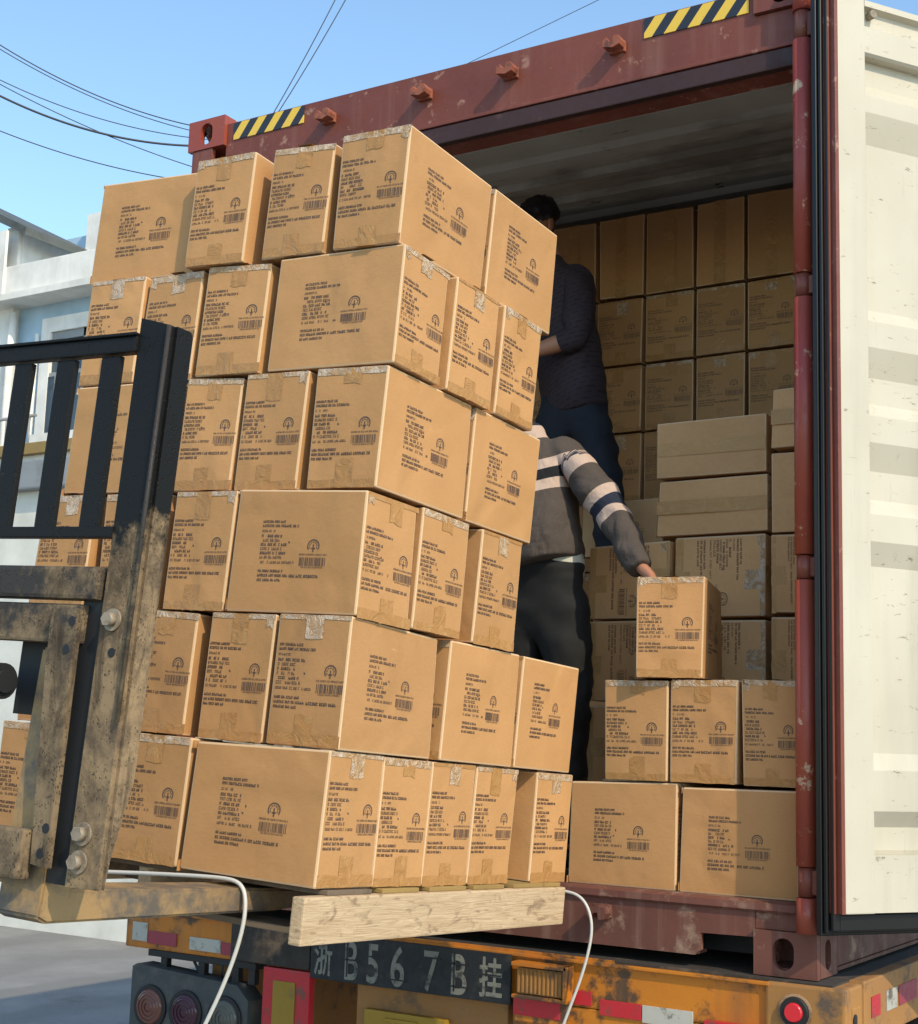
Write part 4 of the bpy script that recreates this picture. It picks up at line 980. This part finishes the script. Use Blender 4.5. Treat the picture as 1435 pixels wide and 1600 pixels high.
def cl1(root, L_):
    garment_legs(root, pel1, hip1, kn1, an1, 'trouser_navy', fat=.86)
    garment_top(root, pel1+V3(0, 0, .06), chest1, neck1, sh1, el1, wr1, 'plaid', cuff=.35, fat=.98, name='plaid_shirt', hem=.10)
    shoes(root, an1, toe1)
person('man in a dark plaid shirt and navy trousers standing high inside the container', (1.2, .98, .94), pel1, chest1, neck1, hc1, (-.2, -.95, -.3), sh1, el1, wr1, hip1, kn1, an1, toe1, hands1, cl1)

# ------------------------------------------------------------ background buildings, far left
hs = thing('house', 'pale blue and white two-storey house with a white parapet', 'house', (-9, 8, -1.28))
def hp(name, bm, ma, parent=None):
    o = link(name, bm, ma, parent or hs)
    if parent is None: o.location = (9, -8, 1.28)
    return o
bm = bmesh.new(); box(bm, -10.3, -4, 8.0, 14, -1.28, 5.70); hp('wall', bm, 'bluewall')
bm = bmesh.new(); box(bm, -14, -10.28, 7.9, 14, -1.28, 5.68); hp('wall', bm, 'whitewall')
bm = bmesh.new(); box(bm, -14, -4, 7.62, 8.1, 5.68, 5.76); box(bm, -14.02, -4, 7.72, 7.98, 5.76, 6.14, bev=.01); box(bm, -14, -10.25, 7.68, 7.72, 5.78, 6.6); hp('parapet', bm, 'whitewall')
bm = bmesh.new(); box(bm, -10.9, -4, 9.2, 13, 5.76, 7.05); hp('wall', bm, 'bluewall')
bm = bmesh.new(); box(bm, -10.35, -4, 9.05, 13.2, 6.72, 7.26); hp('roof_band', bm, 'whitewall')
bm = bmesh.new(); box(bm, -10.55, -10.25, 7.95, 9.2, 5.7, 6.75); hp('pillar', bm, 'whitewall')
bm = bmesh.new()  # white sloped bars stand in for sun patches on the blue wall
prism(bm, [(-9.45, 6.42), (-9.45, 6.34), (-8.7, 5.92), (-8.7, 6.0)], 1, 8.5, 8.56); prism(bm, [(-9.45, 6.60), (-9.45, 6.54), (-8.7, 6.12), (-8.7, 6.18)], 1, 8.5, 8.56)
box(bm, -9.5, -9.42, 8.48, 8.58, 5.9, 6.62); box(bm, -8.74, -8.68, 8.48, 8.58, 5.9, 6.25); hp('sun_patch_bars', bm, 'whitewall')
for x0, x1, za, zb in ((-9.62, -8.5, 4.05, 5.30), (-10.1, -9.55, 2.9, 4.25) if False else (-7.6, -6.5, 4.05, 5.3),):
    bm = bmesh.new(); box(bm, x0-.16, x1+.16, 7.93, 7.999, zb, zb+.18); box(bm, x0-.16, x0, 7.93, 7.999, za, zb); box(bm, x1, x1+.16, 7.93, 7.999, za, zb); box(bm, x0-.2, x1+.2, 7.88, 7.999, za-.12, za)
    wn_ = hp('window', bm, 'whitewall')
    bm = bmesh.new(); box(bm, x0, x1, 7.985, 7.998, za, zb); link('pane', bm, 'glass', wn_)
    bm = bmesh.new(); box(bm, (x0+x1)/2-.03, (x0+x1)/2+.03, 7.96, 7.984, za, zb); box(bm, x0, x1, 7.96, 7.984, zb-.1, zb); link('sash', bm, 'greymetal', wn_)
for x0, x1, za, zb in ((-9.72, -9.50, 3.45, 4.75), (-9.40, -9.05, 3.45, 4.75), (-8.95, -8.2, 3.45, 3.9)):
    bm = bmesh.new(); box(bm, x0-.03, x1+.03, 7.95, 7.999, za-.05, zb+.05, bev=.004); wn_ = hp('window', bm, 'greymetal')
    bm = bmesh.new(); box(bm, x0+.02, x1-.02, 7.94, 7.949, za, zb); link('pane', bm, 'glass', wn_)
bm = bmesh.new(); cyl(bm, (-10.22, 7.86, 3.0), (-10.22, 7.86, 5.6), .05, seg=10); cyl(bm, (-9.85, 7.93, 3.2), (-9.85, 7.93, 5.3), .025, seg=8); hp('drain_pipe', bm, 'whitewall')
bm = bmesh.new(); box(bm, -12, -9.0, 7.3, 8.0, 3.05, 3.3, bev=.02); box(bm, -12, -9.0, 7.25, 7.32, 3.3, 3.42, bev=.01); hp('balcony_slab', bm, 'whitewall')
bm = bmesh.new()
for k in range(16): cyl(bm, (-12+.19*k, 7.3, 3.4), (-12+.19*k, 7.3, 4.1), .012, seg=6)
cyl(bm, (-12, 7.3, 4.1), (-9.05, 7.3, 4.1), .02, seg=6); hp('balcony_railing', bm, 'greymetal')
tag(thing('lean_to_roof', 'grey sheet-metal lean-to roof over tangled pipes at the upper left', 'roof', (-11.5, 8, 6.8)), None)
lr = bpy.data.objects['lean_to_roof']
bm = bmesh.new(); prism(bm, [(-1.6, 1.22), (-1.6, 1.36), (1.56, -.20), (1.56, -.30)], 1, -.3, .9); link('roof_sheet', bm, 'darkmetal', lr)
bm = bmesh.new()
for k in range(4): box(bm, -1.4+k*.85, -1.34+k*.85, -.9, -.84, -1.05, .55-k*.2)
for k in range(3): cyl(bm, (-1.5, -.87, -.1-.22*k), (1.3, -.87, -.45-.2*k), .028, seg=8)
link('pipe_frame', bm, 'darkmetal', lr)
bm = bmesh.new(); prism(bm, [(-.4, -.02), (-.4, -.14), (.85, -.50), (.85, -.38)], 1, -1.0, -.95); link('blue_sheet', bm, 'bluesheet', lr)
bm = bmesh.new(); box(bm, -1.5, 1.22, -.1, .3, -1.1, -.12); link('back_panel', bm, 'whitewall', lr)
# balcony cage and drain pipes between
bc = thing('balcony_grille', 'curled grey iron balcony grille on the white wall at the left', 'grille', (-10.5, 7.4, 4.2))
bm = bmesh.new()
for k in range(7): cyl(bm, (-.9+.22*k, -.1, -.6), (-.9+.22*k, -.1, .75), .014, seg=6)
for z in (-.6, .1, .75): cyl(bm, (-1.0, -.1, z), (.6, -.1, z), .018, seg=6)
for k in range(3):
    for i in range(18):
        a0, a1 = 2*PI*i/18, 2*PI*(i+1)/18; cx_, cz_ = -.75+.45*k, 1.05-.12*k
        cyl(bm, (cx_+.2*math.cos(a0), -.1, cz_+.2*math.sin(a0)), (cx_+.2*math.cos(a1), -.1, cz_+.2*math.sin(a1)), .018, seg=6, cap=False)
link('grille_bars', bm, 'greymetal', bc)
bm = bmesh.new(); box(bm, -1.05, .65, -.14, .49, -.78, -.62, bev=.01); link('balcony_slab', bm, 'whitewall', bc)
# cream truck-height wall with yellow caution bar and grey coping
bw = thing('boundary_wall', 'cream boundary wall with a grey band and a yellow caution strip', 'wall', (-9, 6.2, -1.28))
bm = bmesh.new(); box(bm, -8, 4, 0, .25, 0, 4.75); link('wall_panel', bm, 'creamwall', bw)
bm = bmesh.new(); box(bm, -8, 4, -.12, -.001, 4.25, 4.55, bev=.02); link('grey_band', bm, 'greymetal', bw)
bm = bmesh.new(); box(bm, -8, 4, -.07, -.002, 4.62, 4.74, bev=.01)
link('caution_strip', bm, 'slat', bw)

# overhead cables
def cable(a, b_, sag, r, label):
    a, b_ = Vector(a), Vector(b_); pts = []
    for i in range(21):
        t = -.8+2.6*i/20; p = a+(b_-a)*t; p.z -= sag*4*t*(1-t); pts.append(tuple(p))
    o = tube('overhead_cable', pts, r, 'wire'); tag(o, label, 'cable', 'overhead cables crossing the sky')
def ext(a, b_, k0, k1):
    a, b_ = Vector(a), Vector(b_); return a+(a-b_)*k0, b_+(b_-a)*k1
for (a, b_, sag, r, lb_) in (
    ((-7.12, 4.83, 7.01), (-5.92, 6.13, 6.47), .09, .0055, 'uppermost thin cable in the left sky, sloping down to the container roof'),
    ((-7.12, 4.83, 6.97), (-5.92, 6.13, 6.42), .08, .0045, 'thin cable running just below the uppermost one in the left sky'),
    ((-7.10, 4.85, 6.66), (-5.91, 6.14, 6.34), .08, .0045, 'faint cable above the thick black one in the left sky'),
    ((-7.09, 4.86, 6.50), (-5.92, 6.13, 6.25), .10, .0105, 'thickest black cable in the left sky'),
    ((-7.08, 4.88, 6.16), (-5.98, 6.07, 5.90), .05, .0050, 'lowest thin cable in the left sky'),
    ((-6.90, 5.10, 6.50), (-5.93, 6.12, 6.07), .03, .0045, 'faint cable dropping below the thick black one'),
    ((-4.86, 7.05, 7.93), (-5.27, 6.72, 6.74), .02, .0050, 'left of the two steep cables above the hazard stripes'),
    ((-4.78, 7.11, 7.93), (-5.24, 6.75, 6.74), .02, .0050, 'right of the two steep cables above the hazard stripes'),
    ((-2.64, 8.48, 8.02), (-3.55, 7.96, 7.46), .0, .0035, 'faint cable in the sky above the middle of the header rail')):
    cable(a, b_, sag, r, lb_)
